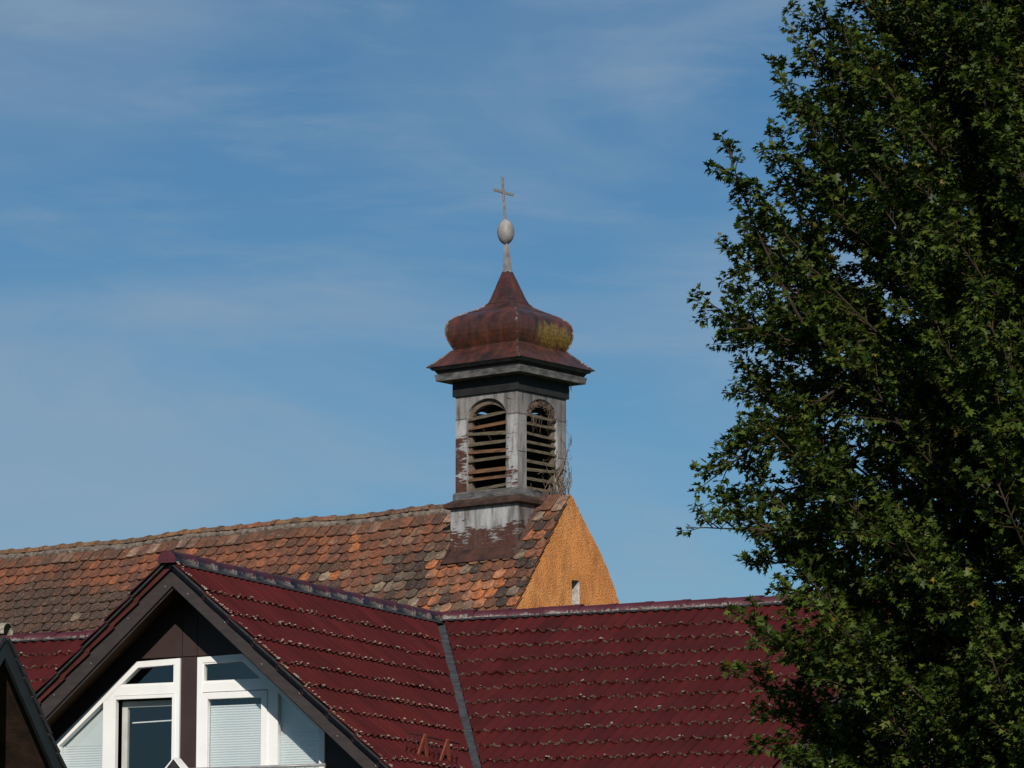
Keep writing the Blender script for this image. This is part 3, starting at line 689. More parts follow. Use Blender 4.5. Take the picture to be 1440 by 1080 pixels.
for r_ in range(nrow):
    send = .37 + Et * r_; ln = .40 if r_ else .37
    off = (r_ % 2) * Wt / 2
    x = -13.0 + off
    while x < 1.06:
        xc = x + Wt / 2
        if r_ == 0: w_, dp = Wt, .05
        else: w_, dp = Wt, .088
        jx, js, jl, ja = random.gauss(0, .004), random.gauss(0, .008), abs(random.gauss(0, .006)), random.gauss(0, .018)
        col = biber_color(xc, send)
        if r_ == 0: col = random.choice([(.20, .085, .05), (.22, .09, .055), (.15, .07, .045), (.17, .075, .045), (.13, .065, .045), (.25, .15, .11), (.36, .24, .18)]); jl += .006
        b0 = len(rt.v); hw = w_ / 2 - .004; pts = [(-hw, -ln), (hw, -ln)] + [(hw * c, -dp + dp * s_) for c, s_ in arc]
        for (px_, ps) in pts:
            f_ = 1 + ps / ln
            q = o_ = Vector((xc + jx + px_ * math.cos(ja) - ps * math.sin(ja), 0, RZ + wavy(xc))) + ddn * (send + js + ps + px_ * math.sin(ja)) + nn * (.010 + f_ * (.052 + jl) + .006 * (1 - (px_ / hw) ** 2))
            rt.v.append(tuple(q))
        n_ = len(pts)
        for (px_, ps) in pts[2:]:
            f_ = 1 + ps / ln
            q = Vector((xc + jx + px_ * math.cos(ja) - ps * math.sin(ja), 0, RZ + wavy(xc))) + ddn * (send + js + ps + px_ * math.sin(ja)) + nn * (-.012 + f_ * (.052 + jl))
            rt.v.append(tuple(q))
        for k in range(b0, len(rt.v)):
            if rt.v[k][0] > 1.125: rt.v[k] = (1.125 + (rt.v[k][0] - 1.125) * .02, rt.v[k][1], rt.v[k][2])
        rt.face([b0 + k for k in range(n_)], col)
        for k in range(len(arc) - 1):
            rt.face((b0 + 2 + k, b0 + 3 + k, b0 + n_ + k + 1, b0 + n_ + k), tuple(q * .8 for q in col))
        x += Wt
o_cr = rt.build('roof', M['biber'], church, recalc=False)
# roof deck and the steep far slope
dk = MB(); s1 = 4.4
dk.prism([(-13, -.001, RZ - .03), (1.05, -.001, RZ - .03), (1.05, -cs_ * s1, RZ - .03 - sn * s1), (-13, -cs_ * s1, RZ - .03 - sn * s1)],
         [(-13, -.001, RZ - .2), (1.05, -.001, RZ - .2), (1.05, -cs_ * s1, RZ - .2 - sn * s1), (-13, -cs_ * s1, RZ - .2 - sn * s1)])
dk.build('deck', M['darktrim'], o_cr)
RP = [(.02, -.07), (.062, -.086), (.18, -.235), (.40, -.478), (.66, -.752), (.88, -1.03), (1.06, -1.32), (1.19, -1.56), (1.45, -2.1), (2.0, -3.3)]   # convex far edge of the gable
far = MB(); prev = None
for (ya, za), (yb, zb) in zip(RP[:-1], RP[1:]):
    far.prism([(-13, ya, TZ + za - .02), (1.0, ya, TZ + za - .02), (1.0, yb, TZ + zb - .02), (-13, yb, TZ + zb - .02)], [(-13, ya - .1, TZ + za - .12), (1.0, ya - .1, TZ + za - .12), (1.0, yb - .1, TZ + zb - .12), (-13, yb - .1, TZ + zb - .12)], (.16, .07, .045))
far.build('rear_roof', M['biber'], church)
# old ridge tiles bedded in crumbling mortar
ridge_o = MB(); K = 10; x = -12.9; i = 0
while x < -.70:
    L_ = .38; a = random.uniform(-.01, .01); cc = random.choice([(.24, .095, .055), (.30, .115, .06), (.20, .09, .06), (.15, .085, .06), (.33, .10, .05), (.20, .13, .07)])
    if x < -5.5: cc = random.choice([(.20, .12, .065), (.25, .13, .06), (.17, .10, .06), (.13, .085, .06)])
    for (xa, xb, ra, rb) in ((x, x + L_ * .86, .088, .094), (x + L_ * .86, x + L_ + .02, .108, .112)):
        b0 = len(ridge_o.v)
        for xx, rr in ((xa, ra), (xb, rb), (xb, rb * .8)):
            for k in range(K + 1):
                th = math.pi * k / K; ridge_o.v.append((xx, a - math.cos(th) * rr, RZ + wavy(xx) + .005 + math.sin(th) * rr * .8))
        for q in range(2):
            for k in range(K):
                a_ = b0 + q * (K + 1) + k; ridge_o.face((a_, a_ + 1, a_ + K + 2, a_ + K + 1), cc, None, q == 0)
    x += L_; i += 1
ridge_o.build('ridge_tiles', M['biber'], o_cr, recalc=False)
mo = MB(); nseg = 340; J_ = 5
for k in range(nseg + 1):
    x = -12.9 + k * (12.24 / nseg); dep = .125 + .05 * mn.noise(Vector((x * 2.3, 1, 0))) + .035 * mn.noise(Vector((x * 9, 5, 0)))
    for j in range(J_ + 1):
        f_ = j / J_; d = .02 + (dep - .02) * f_; bmp = .012 * mn.noise(Vector((x * 13, d * 30, 2)))
        h = .066 - .010 * f_ + bmp if j < J_ else .035
        p = Vector((x, 0, RZ + wavy(x))) + ddn * d + nn * h; mo.v.append((p.x + .02 * mn.noise(Vector((x * 8, d * 20, 7))), p.y, p.z))
for k in range(nseg):
    for j in range(J_):
        a_ = k * (J_ + 1) + j; mo.face((a_, a_ + 1, a_ + J_ + 2, a_ + J_ + 1))
mo.build('mortar', M['mortar'], o_cr)
# gable wall with its slit window
RP = [p for a_, b_ in zip(RP[:-1], RP[1:]) for p in [(a_[0] + (b_[0] - a_[0]) * k / 5 + (random.gauss(0, .006) if k else 0), a_[1] + (b_[1] - a_[1]) * k / 5 + (random.gauss(0, .004) if k else 0)) for k in range(5)]] + [RP[-1]]
GX = 1.10; gw = MB(); T0 = TZ
def yz(y, z): return (GX, y, T0 + z)
LPt = [(-.09, -.13), (-.38, -.555), (-.68, -1.02), (-1.05, -1.51), (-1.30, -1.84), (-1.62, -2.28), (-2.4, -3.35)]
ny0, ny1, nz0, nz1 = .022, .208, -1.95, -1.285
up_R = [p for p in RP]
# front face pieces round the slit
left_part = [(ny0, -3.4), (-2.43, -3.4)] + LPt[::-1] + [(-.03, -.055), (.02, -.062), (ny0, -.068)]
gw.poly([yz(*p) for p in left_part])
zr = lambda y: np.interp(y, [p[0] for p in RP], [p[1] for p in RP])
gw.poly([yz(ny0, nz1), yz(ny0, -.068), yz(.062, -.086), yz(.18, -.235), yz(ny1, float(zr(ny1))), yz(ny1, nz1)])
gw.poly([yz(ny0, -3.4), yz(ny0, nz0), yz(ny1, nz0), yz(ny1, -3.4)])
gw.poly([yz(ny1, -3.4), yz(ny1, float(zr(ny1)))] + [yz(*p) for p in RP if p[0] > ny1] + [yz(2.05, -3.4)])
top = LPt[::-1] + [(-.03, -.055), (.02, -.062)] + RP[1:]
for (a, b_) in zip(top[:-1], top[1:]):
    gw.poly([yz(*a), (GX - .09, a[0], T0 + a[1] - .01), (GX - .09, b_[0], T0 + b_[1] - .01), yz(*b_)])
o_gw = gw.build('gable_wall', M['ochre'], church)
nb = MB(); NX = GX - .30
nb.poly([yz(ny0, nz0), yz(ny0, nz1), (NX, ny0, T0 + nz1), (NX, ny0, T0 + nz0)]); nb.poly([yz(ny1, nz0), yz(ny1, nz1), (NX, ny1, T0 + nz1), (NX, ny1, T0 + nz0)])
nb.poly([yz(ny0, nz1), yz(ny1, nz1), (NX, ny1, T0 + nz1), (NX, ny0, T0 + nz1)]); nb.poly([yz(ny0, nz0), yz(ny1, nz0), (NX, ny1, T0 + nz0), (NX, ny0, T0 + nz0)])
nb.build('window_reveal', M['niche'], o_gw, recalc=False)
nb = MB(); nb.poly([(NX, ny0, T0 + nz0), (NX, ny0, T0 + nz1), (NX, ny1, T0 + nz1), (NX, ny1, T0 + nz0)]); nb.box(NX + .01, NX + .03, ny0 + .08, ny0 + .105, T0 + nz0, T0 + nz1); nb.build('slit_window', M['gap'], o_gw, recalc=False)
# mortar fillet where tiles meet the gable
fm = MB()
for k in range(40):
    s0, s1_ = .10 + k * .075, .10 + (k + 1) * .075 + .01; j = random.uniform(-.006, .008)
    a = Vector((1.045, 0, RZ)) + ddn * s0 + nn * (.035 + j); c_ = Vector((1.045, 0, RZ)) + ddn * s1_ + nn * (.035 + j)
    fm.bar(a, c_, .09, .03 + abs(j), up=nn)
fm.build('verge_mortar', M['biber'], o_cr).data.attributes['col'].data.foreach_set('color', np.tile(np.array([.22, .13, .075, 1], dtype=np.float32), len(fm.f)))
wl = MB(); wl.box(-12.8, GX - .02, -2.3, 1.95, 0, TZ - 3.3); wl.build('wall', M['ochre'], church)

# ================================================================== BELL TURRET
tur = thing('bell_turret', 'square louvred bell turret with rusty onion dome and cross astride the church ridge', 'bell turret', (TX, TY, 0), -PHI)
def sqring(mb, h0, z0, h1, z1, c0=(0, 0), c1=(0, 0), uvz=None, cols=None):
    """four sloping faces between two squares; uv u runs across each face"""
    q0 = [(-1, -1), (1, -1), (1, 1), (-1, 1)]
    for i in range(4):
        a, c_ = q0[i], q0[(i + 1) % 4]
        pts = [(c0[0] + a[0] * h0, c0[1] + a[1] * h0, TZ + z0), (c0[0] + c_[0] * h0, c0[1] + c_[1] * h0, TZ + z0), (c1[0] + c_[0] * h1, c1[1] + c_[1] * h1, TZ + z1), (c1[0] + a[0] * h1, c1[1] + a[1] * h1, TZ + z1)]
        uz = uvz or (0, 0); mb.poly(pts, cols[i] if cols else None, [(0, uz[0]), (1, uz[0]), (1, uz[1]), (0, uz[1])])
def cap(mb, h, z, c=(0, 0), hole=0): 
    if not hole: mb.poly([(c[0] - h, c[1] - h, TZ + z), (c[0] + h, c[1] - h, TZ + z), (c[0] + h, c[1] + h, TZ + z), (c[0] - h, c[1] + h, TZ + z)])
    else:
        q0 = [(-1, -1), (1, -1), (1, 1), (-1, 1)]
        for i in range(4):
            a, c_ = q0[i], q0[(i + 1) % 4]; mb.poly([(a[0] * h, a[1] * h, TZ + z), (c_[0] * h, c_[1] * h, TZ + z), (c_[0] * hole, c_[1] * hole, TZ + z), (a[0] * hole, a[1] * hole, TZ + z)])
def slab(name, mat, prof, par, hole0=0, hole1=0, bevel=0):
    mb = MB()
    for (h0, z0), (h1, z1) in zip(prof[:-1], prof[1:]): sqring(mb, h0, z0, h1, z1)
    cap(mb, prof[0][0], prof[0][1], hole=hole0); cap(mb, prof[-1][0], prof[-1][1], hole=hole1)
    return mb.build(name, M[mat], par, recalc=False, bevel=bevel)
# base clad in painted sheet, with rust running up from its foot
bs = MB(); levels = [-1.9, -1.10, -.90, -.72, -.55, -.38, -.19]
for z0, z1 in zip(levels[:-1], levels[1:]):
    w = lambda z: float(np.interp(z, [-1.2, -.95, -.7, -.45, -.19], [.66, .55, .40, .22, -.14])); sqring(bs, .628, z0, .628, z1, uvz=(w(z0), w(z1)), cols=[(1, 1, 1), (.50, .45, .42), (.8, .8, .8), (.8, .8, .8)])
cap(bs, .628, -.19)
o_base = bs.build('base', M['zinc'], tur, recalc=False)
ap = MB()   # apron board laid on the tiles along the foot of the base, front and right side
zf = lambda y: -.06 + y * math.tan(SL)
pA = [(-.645, -.632, zf(-.632) + .125), (.645, -.632, zf(-.632) + .125), (.665, -.785, zf(-.785) + .165), (-.685, -.785, zf(-.785) + .165)]
ap.prism([(x, y, TZ + z) for x, y, z in pA], [(x, y - .012, TZ + z - .03) for x, y, z in pA])
for sx in (-1, 1):
    q = [(sx * .632, -.75, zf(-.75) + .17), (sx * .632, -.05, zf(-.05) + .17), (sx * .70, -.02, zf(-.02) + .10), (sx * .72, -.75, zf(-.75) + .10)]
    ap.prism([(x, y, TZ + z) for x, y, z in q], [(x, y - .01, TZ + z - .03) for x, y, z in q])
ap.build('apron', M['apron'], o_base)
lt = MB(); lt.bar((-.64, -.636, TZ - .83), (.64, -.636, TZ - .82), .014, .02); lt.build('batten', M['browntrim'], o_base)
slab('sill', 'browntrim', [(.66, -.195), (.705, -.175), (.705, -.125), (.60, -.055)], tur, bevel=.006)
slab('plinth', 'greytrim', [(.606, -.06), (.606, .035), (.585, .055)], tur)
# shaft: four sheet-clad faces with arched openings
HS = .578; AW, ASP, ARISE, AB = .368, 1.12, .285, .035
sh = MB(); ZT = 1.56; TH = .055
archp = [(AW * math.cos(math.pi * k / 14), ASP + ARISE * math.sin(math.pi * k / 14)) for k in range(15)]
def rotq(i, x, d, z):
    """point on face i: x across (right when seen from outside), d outward distance"""
    a = i * math.pi / 2; X, Y = x, -d
    return (X * math.cos(a) - Y * math.sin(a), X * math.sin(a) + Y * math.cos(a), TZ + z)
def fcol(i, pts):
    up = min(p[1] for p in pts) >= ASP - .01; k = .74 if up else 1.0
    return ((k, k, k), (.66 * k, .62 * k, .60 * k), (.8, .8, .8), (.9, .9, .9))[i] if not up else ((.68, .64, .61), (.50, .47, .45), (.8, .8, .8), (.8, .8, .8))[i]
def rustw(z): return float(np.interp(z, [0, .15, .5, .9, 1.3, 1.6], [.40, .34, .24, .13, -.10, .0]))
for i in range(4):
    wgt = (1.0, -.2, .3, .6)[i]
    def P(pts, d, less=0.0):
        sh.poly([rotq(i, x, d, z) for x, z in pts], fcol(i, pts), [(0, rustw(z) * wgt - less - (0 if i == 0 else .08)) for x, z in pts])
    zs = [AB, .2, .5, .85, ASP]
    for z0, z1 in zip(zs[:-1], zs[1:]):
        P([(-HS, z0), (-AW, z0), (-AW, z1), (-HS, z1)], HS); P([(AW, z0), (HS, z0), (HS, z1), (AW, z1)], HS, .13)
    P([(-HS, .0), (HS, .0), (HS, AB), (-HS, AB)], HS)
    half = len(archp) // 2
    P([(HS, ASP)] + [(HS, ZT), (0, ZT)] + archp[:half + 1][::-1], HS)
    P([(0, ZT), (-HS, ZT), (-HS, ASP)] + archp[half:][::-1], HS)
    hole = [(-AW, AB), (AW, AB)] + archp
    for a, c_ in zip(hole, hole[1:] + hole[:1]):
        sh.poly([rotq(i, a[0], HS, a[1]), rotq(i, c_[0], HS, c_[1]), rotq(i, c_[0], HS - TH, c_[1]), rotq(i, a[0], HS - TH, a[1])], None, [(0, 0)] * 4)
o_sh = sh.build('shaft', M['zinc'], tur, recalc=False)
# sheet joints standing a few millimetres proud
for i in range(4):
    for z_ in (1.135, .58 if i == 1 else None):
        if z_ is None: continue
        for xa, xb in ((-HS, -AW - .01), (AW + .01, HS)):
            jt = MB(); jt.prism([rotq(i, xa, HS + .0005, z_), rotq(i, xb, HS + .0005, z_), rotq(i, xb, HS + .0005, z_ + .008), rotq(i, xa, HS + .0005, z_ + .008)], [rotq(i, xa, HS + .006, z_), rotq(i, xb, HS + .006, z_), rotq(i, xb, HS + .006, z_ + .008), rotq(i, xa, HS + .006, z_ + .008)]); jt.build('sheet_joint', M['greytrim'], o_sh)
# louvres: wooden arch frame and slats in each face
for i in range(4):
    lf_ = MB(); d1, d0 = HS - TH - .001, HS - TH - .075; iw, ir = AW - .055, ARISE - .085
    inner = [(iw * math.cos(math.pi * k / 14), ASP + ir * math.sin(math.pi * k / 14)) for k in range(15)]
    outer = [(x * .999, z) for x, z in archp]
    for k in range(14):
        q = [outer[k], outer[k + 1], inner[k + 1], inner[k]]; lf_.prism([rotq(i, x, d1, z) for x, z in q], [rotq(i, x, d0, z) for x, z in q])
    for sx in (-1, 1):
        q = [(sx * AW, AB), (sx * iw, AB), (sx * iw, ASP), (sx * AW, ASP)]; lf_.prism([rotq(i, x, d1, z) for x, z in q], [rotq(i, x, d0, z) for x, z in q])
    o_lf = lf_.build('louvre', M['wood'], tur)
    for k in range(9):
        z_ = .065 + .131 * k
        ta, tb = (random.gauss(0, .016), random.gauss(0, .016)); 
        if i == 0 and k == 8: ta, tb = -.015, .045
        if i == 0 and k == 6: ta, tb = .035, -.01
        if i == 0 and k == 7: ta, tb = -.02, .02
        s_ = MB(); a0 = .362
        # a tilted board: outer edge low, inner edge high
        din, dout = HS - .16, HS - .022
        def q(x, dz): return [rotq(i, x, dout, z_ + dz), rotq(i, x, dout, z_ + dz + .026), rotq(i, x, din, z_ + dz + .085), rotq(i, x, din, z_ + dz + .063)]
        s_.prism(q(-a0, ta), q(a0, tb)); s_.build('slat', M['rustslat'] if random.random() < .33 else M['slat'], o_lf)
# a hint of the timber frame and floor inside
it = MB()
for sx in (-1, 1):
    for sy in (-1, 1): it.box(sx * .47 - .04, sx * .47 + .04, sy * .47 - .04, sy * .47 + .04, TZ - .1, TZ + 1.6)
it.build('post_frame', M['browntrim'], tur)
inl = MB(); inl.box(-.5, .5, -.5, .5, TZ - .02, TZ + .0); inl.build('floor', M['darktrim'], tur)
for i in (2, 3):  # boards added to block the sky behind, so the louvre gaps read black
    inl = MB(); zt = 1.24
    inl.prism([rotq(i, -.42, HS - .175, .0), rotq(i, .42, HS - .175, .0), rotq(i, .42, HS - .175, zt), rotq(i, -.42, HS - .175, zt + .05)], [rotq(i, -.42, HS - .195, .0), rotq(i, .42, HS - .195, .0), rotq(i, .42, HS - .195, zt), rotq(i, -.42, HS - .195, zt + .05)])
    inl.build('sky_block_board', M['darktrim'], tur)
# cornice; the frieze is near black, the cornice's shadow put into its colour
o_fr = slab('frieze', 'darktrim', [(.582, 1.47), (.612, 1.475), (.612, 1.70)], tur, hole0=.3, hole1=.3)
slab('cornice', 'greytrim', [(.614, 1.698), (.785, 1.705), (.80, 1.80), (.76, 1.805)], tur, bevel=.004)
slab('cornice_cove', 'darktrim', [(.74, 1.804), (.765, 1.806), (.80, 1.862)], tur)
slab('cornice_edge', 'greytrim', [(.80, 1.861), (.83, 1.866), (.85, 1.902), (.80, 1.903)], tur, bevel=.004)
# onion dome, square in plan, leaning a touch to the left
def leanv(z):
    w = float(np.interp(z, [1.9, 2.5, 2.9, 3.37, 3.8, 4.15, 4.8], [-.002, -.026, -.036, -.052, -.068, -.085, -.128])); return (w * math.cos(PHI), w * math.sin(PHI))
prof = [(.86, 1.897), (.883, 1.905), (.815, 1.965), (.745, 2.035), (.672, 2.105), (.602, 2.178), (.590, 2.192), (.618, 2.245), (.646, 2.315), (.664, 2.385), (.671, 2.455), (.668, 2.510), (.653, 2.565), (.625, 2.615), (.580, 2.660), (.520, 2.700), (.455, 2.732), (.385, 2.765), (.318, 2.800), (.262, 2.838), (.222, 2.880), (.186, 2.965), (.140, 3.11), (.098, 3.24), (.056, 3.370)]
dm = MB()
for (h0, z0), (h1, z1) in zip(prof[:-1], prof[1:]): sqring(dm, h0, z0, h1, z1, leanv(z0), leanv(z1))
for k in range(len(dm.sm)): dm.sm[k] = False
cap(dm, .05, 3.37, leanv(3.37))
o_dm = dm.build('onion_dome', M['dome'], tur, recalc=False)
hips = MB(); K_ = [p for p in prof if p[1] > 1.9]
for sx, sy in ((-1, -1), (1, -1), (1, 1), (-1, 1)):
    hips.tube([(leanv(z)[0] + sx * h, leanv(z)[1] + sy * h, TZ + z) for h, z in K_ if z < 2.9], .010, 6)
hips.build('hip_seam', M['dome'], o_dm, recalc=False)
for hh, zz in ((.594, 2.186), (.43, 2.745), (.222, 2.88)):
    c = leanv(zz); e_ = hh + .003; r_ = .007 if zz < 2.5 else .004; sm_ = MB()
    sm_.tube([(c[0] + a_ * e_, c[1] + b_ * e_, TZ + zz) for a_, b_ in ((-1, -1), (1, -1), (1, 1), (-1, 1), (-1, -1))], r_, 5); sm_.build('cross_seam', M['browntrim'], o_dm, recalc=False)
nk = MB(); sqring(nk, .052, 3.362, .044, 3.50, leanv(3.36), leanv(3.5)); sqring(nk, .044, 3.50, .028, 3.80, leanv(3.5), leanv(3.8))
nk.tube([(leanv(3.366)[0], leanv(3.366)[1], TZ + 3.352), (leanv(3.366)[0], leanv(3.366)[1], TZ + 3.378)], .066, 8)
nk.build('spire_neck', M['neck'], tur, recalc=False)
ob = MB(); c = leanv(3.97); ob.lathe([(.001, TZ + 3.775), (.028, TZ + 3.782)] + [(.128 * math.sin(math.pi * k / 16), TZ + 3.972 - .186 * math.cos(math.pi * k / 16)) for k in range(2, 15)] + [(.03, TZ + 4.155), (.001, TZ + 4.16)], 28, c)
ob.build('orb', M['orb'], tur)
cr = MB(); a = leanv(4.13); b2 = leanv(4.80)
cr.bar((a[0], a[1], TZ + 4.13), (b2[0], b2[1], TZ + 4.805), .026, .036, up=(0, 1, 0))
am = leanv(4.57); cr.bar((am[0], am[1] - .235, TZ + 4.575), (am[0], am[1] + .235, TZ + 4.567), .022, .038)
cr.build('cross', M['iron'], tur, bevel=.003)

# ================================================================== DRY CREEPER on the turret's far right corner
ck = MB()
def strand(p, d, n, step, wob, r0, r1, pull=None):
    pts = [Vector(p)]; d = Vector(d)
    for k in range(n):
        d = (d + Vector((random.gauss(0, wob), random.gauss(0, wob), random.gauss(0, wob)))).normalized()
        if pull: d = (d + Vector(pull) * .25).normalized()
        q = pts[-1] + d * step
        q.y = min(q.y, .63); q.x = min(q.x, HS + .06)
        if abs(q.y) < HS + .02 and q.x < HS + .012 and q.z > TZ - .05: q.x = HS + .012
        pts.append(q)
    ck.tube(pts, [r0 + (r1 - r0) * k / n for k in range(n + 1)], 5)
for k in range(22):
    strand((HS + .03 + random.uniform(0, .05), random.uniform(.18, .60), TZ + random.uniform(-.15, .25)), (random.uniform(-.1, .1), random.uniform(-.2, .2), 1), random.randint(7, 24), .055, .30, random.uniform(.004, .010), .002, (-.1, .15, .35))
for k in range(26):
    strand((HS + .04, random.uniform(-.1, .55), TZ + random.uniform(-.12, .08)), (.2, random.uniform(-1, 1), random.uniform(-.6, .6)), random.randint(6, 12), .05, .5, random.uniform(.004, .009), .003)
for k in range(10):
    strand((HS + .02, .60, TZ + random.uniform(.2, 1.2)), (.3, .6, random.uniform(-.4, .8)), random.randint(4, 9), .035, .45, .004, .0015)
for k in range(5):
    strand((.70, .60, TZ + 1.70), (random.uniform(-.2, .5), random.uniform(-.2, .6), -1), random.randint(5, 9), .035, .4, .003, .0015)
tag(ck.build('dry_creeper', M['creeper'], None, recalc=False), 'tangle of bare dry creeper stems up the far right corner of the turret', 'creeper')
o_ck = bpy.data.objects['dry_creeper']; o_ck.location = (TX, TY, 0); o_ck.rotation_euler = (0, 0, -PHI)
# straw nest stuffed under the arch of the right-hand louvre
ck = MB()
for k in range(420):
    a = random.uniform(.1, math.pi - .1); rr = random.uniform(.72, .98); y_ = math.cos(a) * AW * rr; z_ = ASP - .02 + math.sin(a) * ARISE * rr
    p = Vector((HS - random.uniform(.0, .06), y_, TZ + z_)); d = Vector((random.gauss(0, .3), -math.sin(a) * random.choice((-1, 1)) + random.gauss(0, .6), math.cos(a) * random.choice((-1, 1)) + random.gauss(0, .6))).normalized() * random.uniform(.04, .10)
    ck.tube([p - d * .5, p + Vector((random.gauss(0, .008),) * 3), p + d * .5], .0028, 4)
for k in range(16):
    y_ = random.uniform(-.3, .2); p = Vector((HS - .01, y_, TZ + ASP + .05)); ck.tube([p, p + Vector((.01, random.gauss(0, .03), -.1)), p + Vector((.0, random.gauss(0, .05), -random.uniform(.15, .3)))], .002, 4)
o_n = tag(ck.build('straw_nest', M['creeper'], None, recalc=False), 'straw nest wedged under the arch of the right louvre of the turret', 'nest')
o_n.location = (TX, TY, 0); o_n.rotation_euler = (0, 0, -PHI)

# ================================================================== NEIGHBOURING HOUSE (dark gable edge at the far left)
BETA = R(22.5)
PKx, PKy, PKz = -4.075, 34.0, 5.15
nbh = thing('neighbour_house', 'shaded gable eave of a nearer house cut off by the left edge of the photo', 'house', (PKx, PKy, 0), -(math.pi / 2 - math.pi / 2 + BETA))
# local: x = outward normal of the gable, y = along the gable away from the street
TN = 1.0; HWN = 4.2
wl = MB()
pts = [(-HWN + .3, 0), (HWN - .3, 0), (HWN - .3, PKz - .2 - TN * (HWN - .3)), (0, PKz - .25), (-HWN + .3, PKz - .2 - TN * (HWN - .3))]
wl.prism([(-.55, y, z) for y, z in pts], [(-9, y, z) for y, z in pts]); wl.build('wall', M['browntrim'], nbh)
rf = MB()
for sy in (1, -1):
    rf.prism([(.0, 0, PKz - .02), (.0, sy * HWN, PKz - .02 - TN * HWN), (-9.3, sy * HWN, PKz - .02 - TN * HWN), (-9.3, 0, PKz - .02)],
             [(.0, 0, PKz - .10), (.0, sy * HWN, PKz - .10 - TN * HWN), (-9.3, sy * HWN, PKz - .10 - TN * HWN), (-9.3, 0, PKz - .10)])
o_nr = rf.build('roof', M['browntrim'], nbh)
sf = MB()
for sy in (1, -1):
    sf.prism([(-.03, 0, PKz - .103), (-.03, sy * HWN, PKz - .103 - TN * HWN), (-.548, sy * HWN, PKz - .103 - TN * HWN), (-.548, 0, PKz - .103)],
             [(-.03, 0, PKz - .125), (-.03, sy * HWN, PKz - .125 - TN * HWN), (-.548, sy * HWN, PKz - .125 - TN * HWN), (-.548, 0, PKz - .125)])
sf.build('soffit', M['browntrim'], o_nr)
bb = MB()
for sy in (1, -1):
    bb.prism([(.002, .001 * sy, PKz - .03), (.002, sy * HWN, PKz - .03 - TN * HWN), (.002, sy * HWN, PKz - .19 - TN * HWN), (.002, .001 * sy, PKz - .19)],
             [(.03, .001 * sy, PKz - .03), (.03, sy * HWN, PKz - .03 - TN * HWN), (.03, sy * HWN, PKz - .19 - TN * HWN), (.03, .001 * sy, PKz - .19)])
bb.build('barge_board', M['slate'], o_nr)
tl = MB()
for k in range(22):
    d0 = .05 + k * .2
    for sy in (1, -1):
        a = Vector((.045, sy * d0 * .7071, PKz - d0 * .7071)); nrm_ = Vector((0, sy * .7071, .7071)); dd_ = Vector((0, sy * .7071, -.7071))
        q = [a + nrm_ * -.02, a + dd_ * .22 + nrm_ * -.005, a + dd_ * .22 + nrm_ * .03, a + nrm_ * .012]
        tl.prism(q, [p - Vector((.6, 0, 0)) for p in q])
tl.build('verge_tiles', M['gap'], o_nr)
o_nc = ridge_caps((-9, 0, PKz + .02), (.03, 0, PKz + .01), .4, .075, 'ridge_cap', M['lichen'], o_nr)

# ================================================================== MAPLE
AX = np.array([3.5, 24.0]); ZC, RU, RD, RH = 5.65, 3.6, 3.95, 2.03; S = .667
maple = thing('maple_tree', 'tall dense dark green maple filling the right side of the photo', 'tree', (AX[0], AX[1], 0))
trunk = MB(); trunk.tube([(0, 0, -.1), (.02, .01, .3), (.03, .0, 1.2), (-.02, .03, 3.2), (.04, 0, 5.4), (.0, .04, 7.4), (.03, 0, 8.5)], [.24, .17, .14, .12, .085, .045, .012], 14)
trunk.build('trunk', M['bark'], maple)
limb = MB(); twig = MB()
LP, LD, LN, LS, LC = [], [], [], [], []
def bez(a, b_, c_, t): return a * (1 - t) ** 2 + b_ * 2 * t * (1 - t) + c_ * t * t
UPV = np.array([0, 0, 1.0])
def leaf_twig(p0, d, length, out, dens=1.0, thin=False):
    """a twig with opposite pairs of stalked leaves"""
    d = d / np.linalg.norm(d); pts = [p0]; n = max(3, int(length / (.1 * S))); p = p0.copy()
    for k in range(n):
        d = d + rng.normal(0, .13, 3) + np.array([0, 0, .05]); d /= np.linalg.norm(d); p = p + d * length / n; pts.append(p.copy())
    if thin: twig.tube([tuple(q) for q in pts], [.0036 * (1 - .7 * k / n) + .0008 for k in range(n + 1)], 3, None, False)
    L_ = 0.08 * S; k = 0
    side = np.cross(d, rng.normal(0, 1, 3)); side /= np.linalg.norm(side) + 1e-9
    while L_ < length + .02 * S:
        f_ = min(.999, L_ / length) * n; i = int(f_); q = pts[i] * (1 - (f_ - i)) + pts[min(i + 1, n)] * (f_ - i)
        tip = L_ > length - .09 * S
        for s_ in ((1, -1) if not tip else (1, -1, 2, -2)):
            if rng.random() > dens: continue
            sd_ = side * np.sign(s_) if abs(s_) == 1 else np.cross(d, side) * np.sign(s_)
            ld = sd_ * .8 + d * .55 + rng.normal(0, .35, 3) + np.array([0, 0, -.16]); ld /= np.linalg.norm(ld)
            nm = UPV * 1.35 + out * .22 + rng.normal(0, .36, 3)
            nm = nm - ld * nm.dot(ld); nm /= np.linalg.norm(nm) + 1e-9
            LP.append(q + ld * rng.uniform(.015, .045) * S); LD.append(ld); LN.append(nm); LS.append(S * min(.096, max(.028, rng.normal(.057, .017))) * (.85 if tip else 1))
        side = np.cross(d, side); side /= np.linalg.norm(side) + 1e-9
        L_ += S * rng.uniform(.024, .038); k += 1
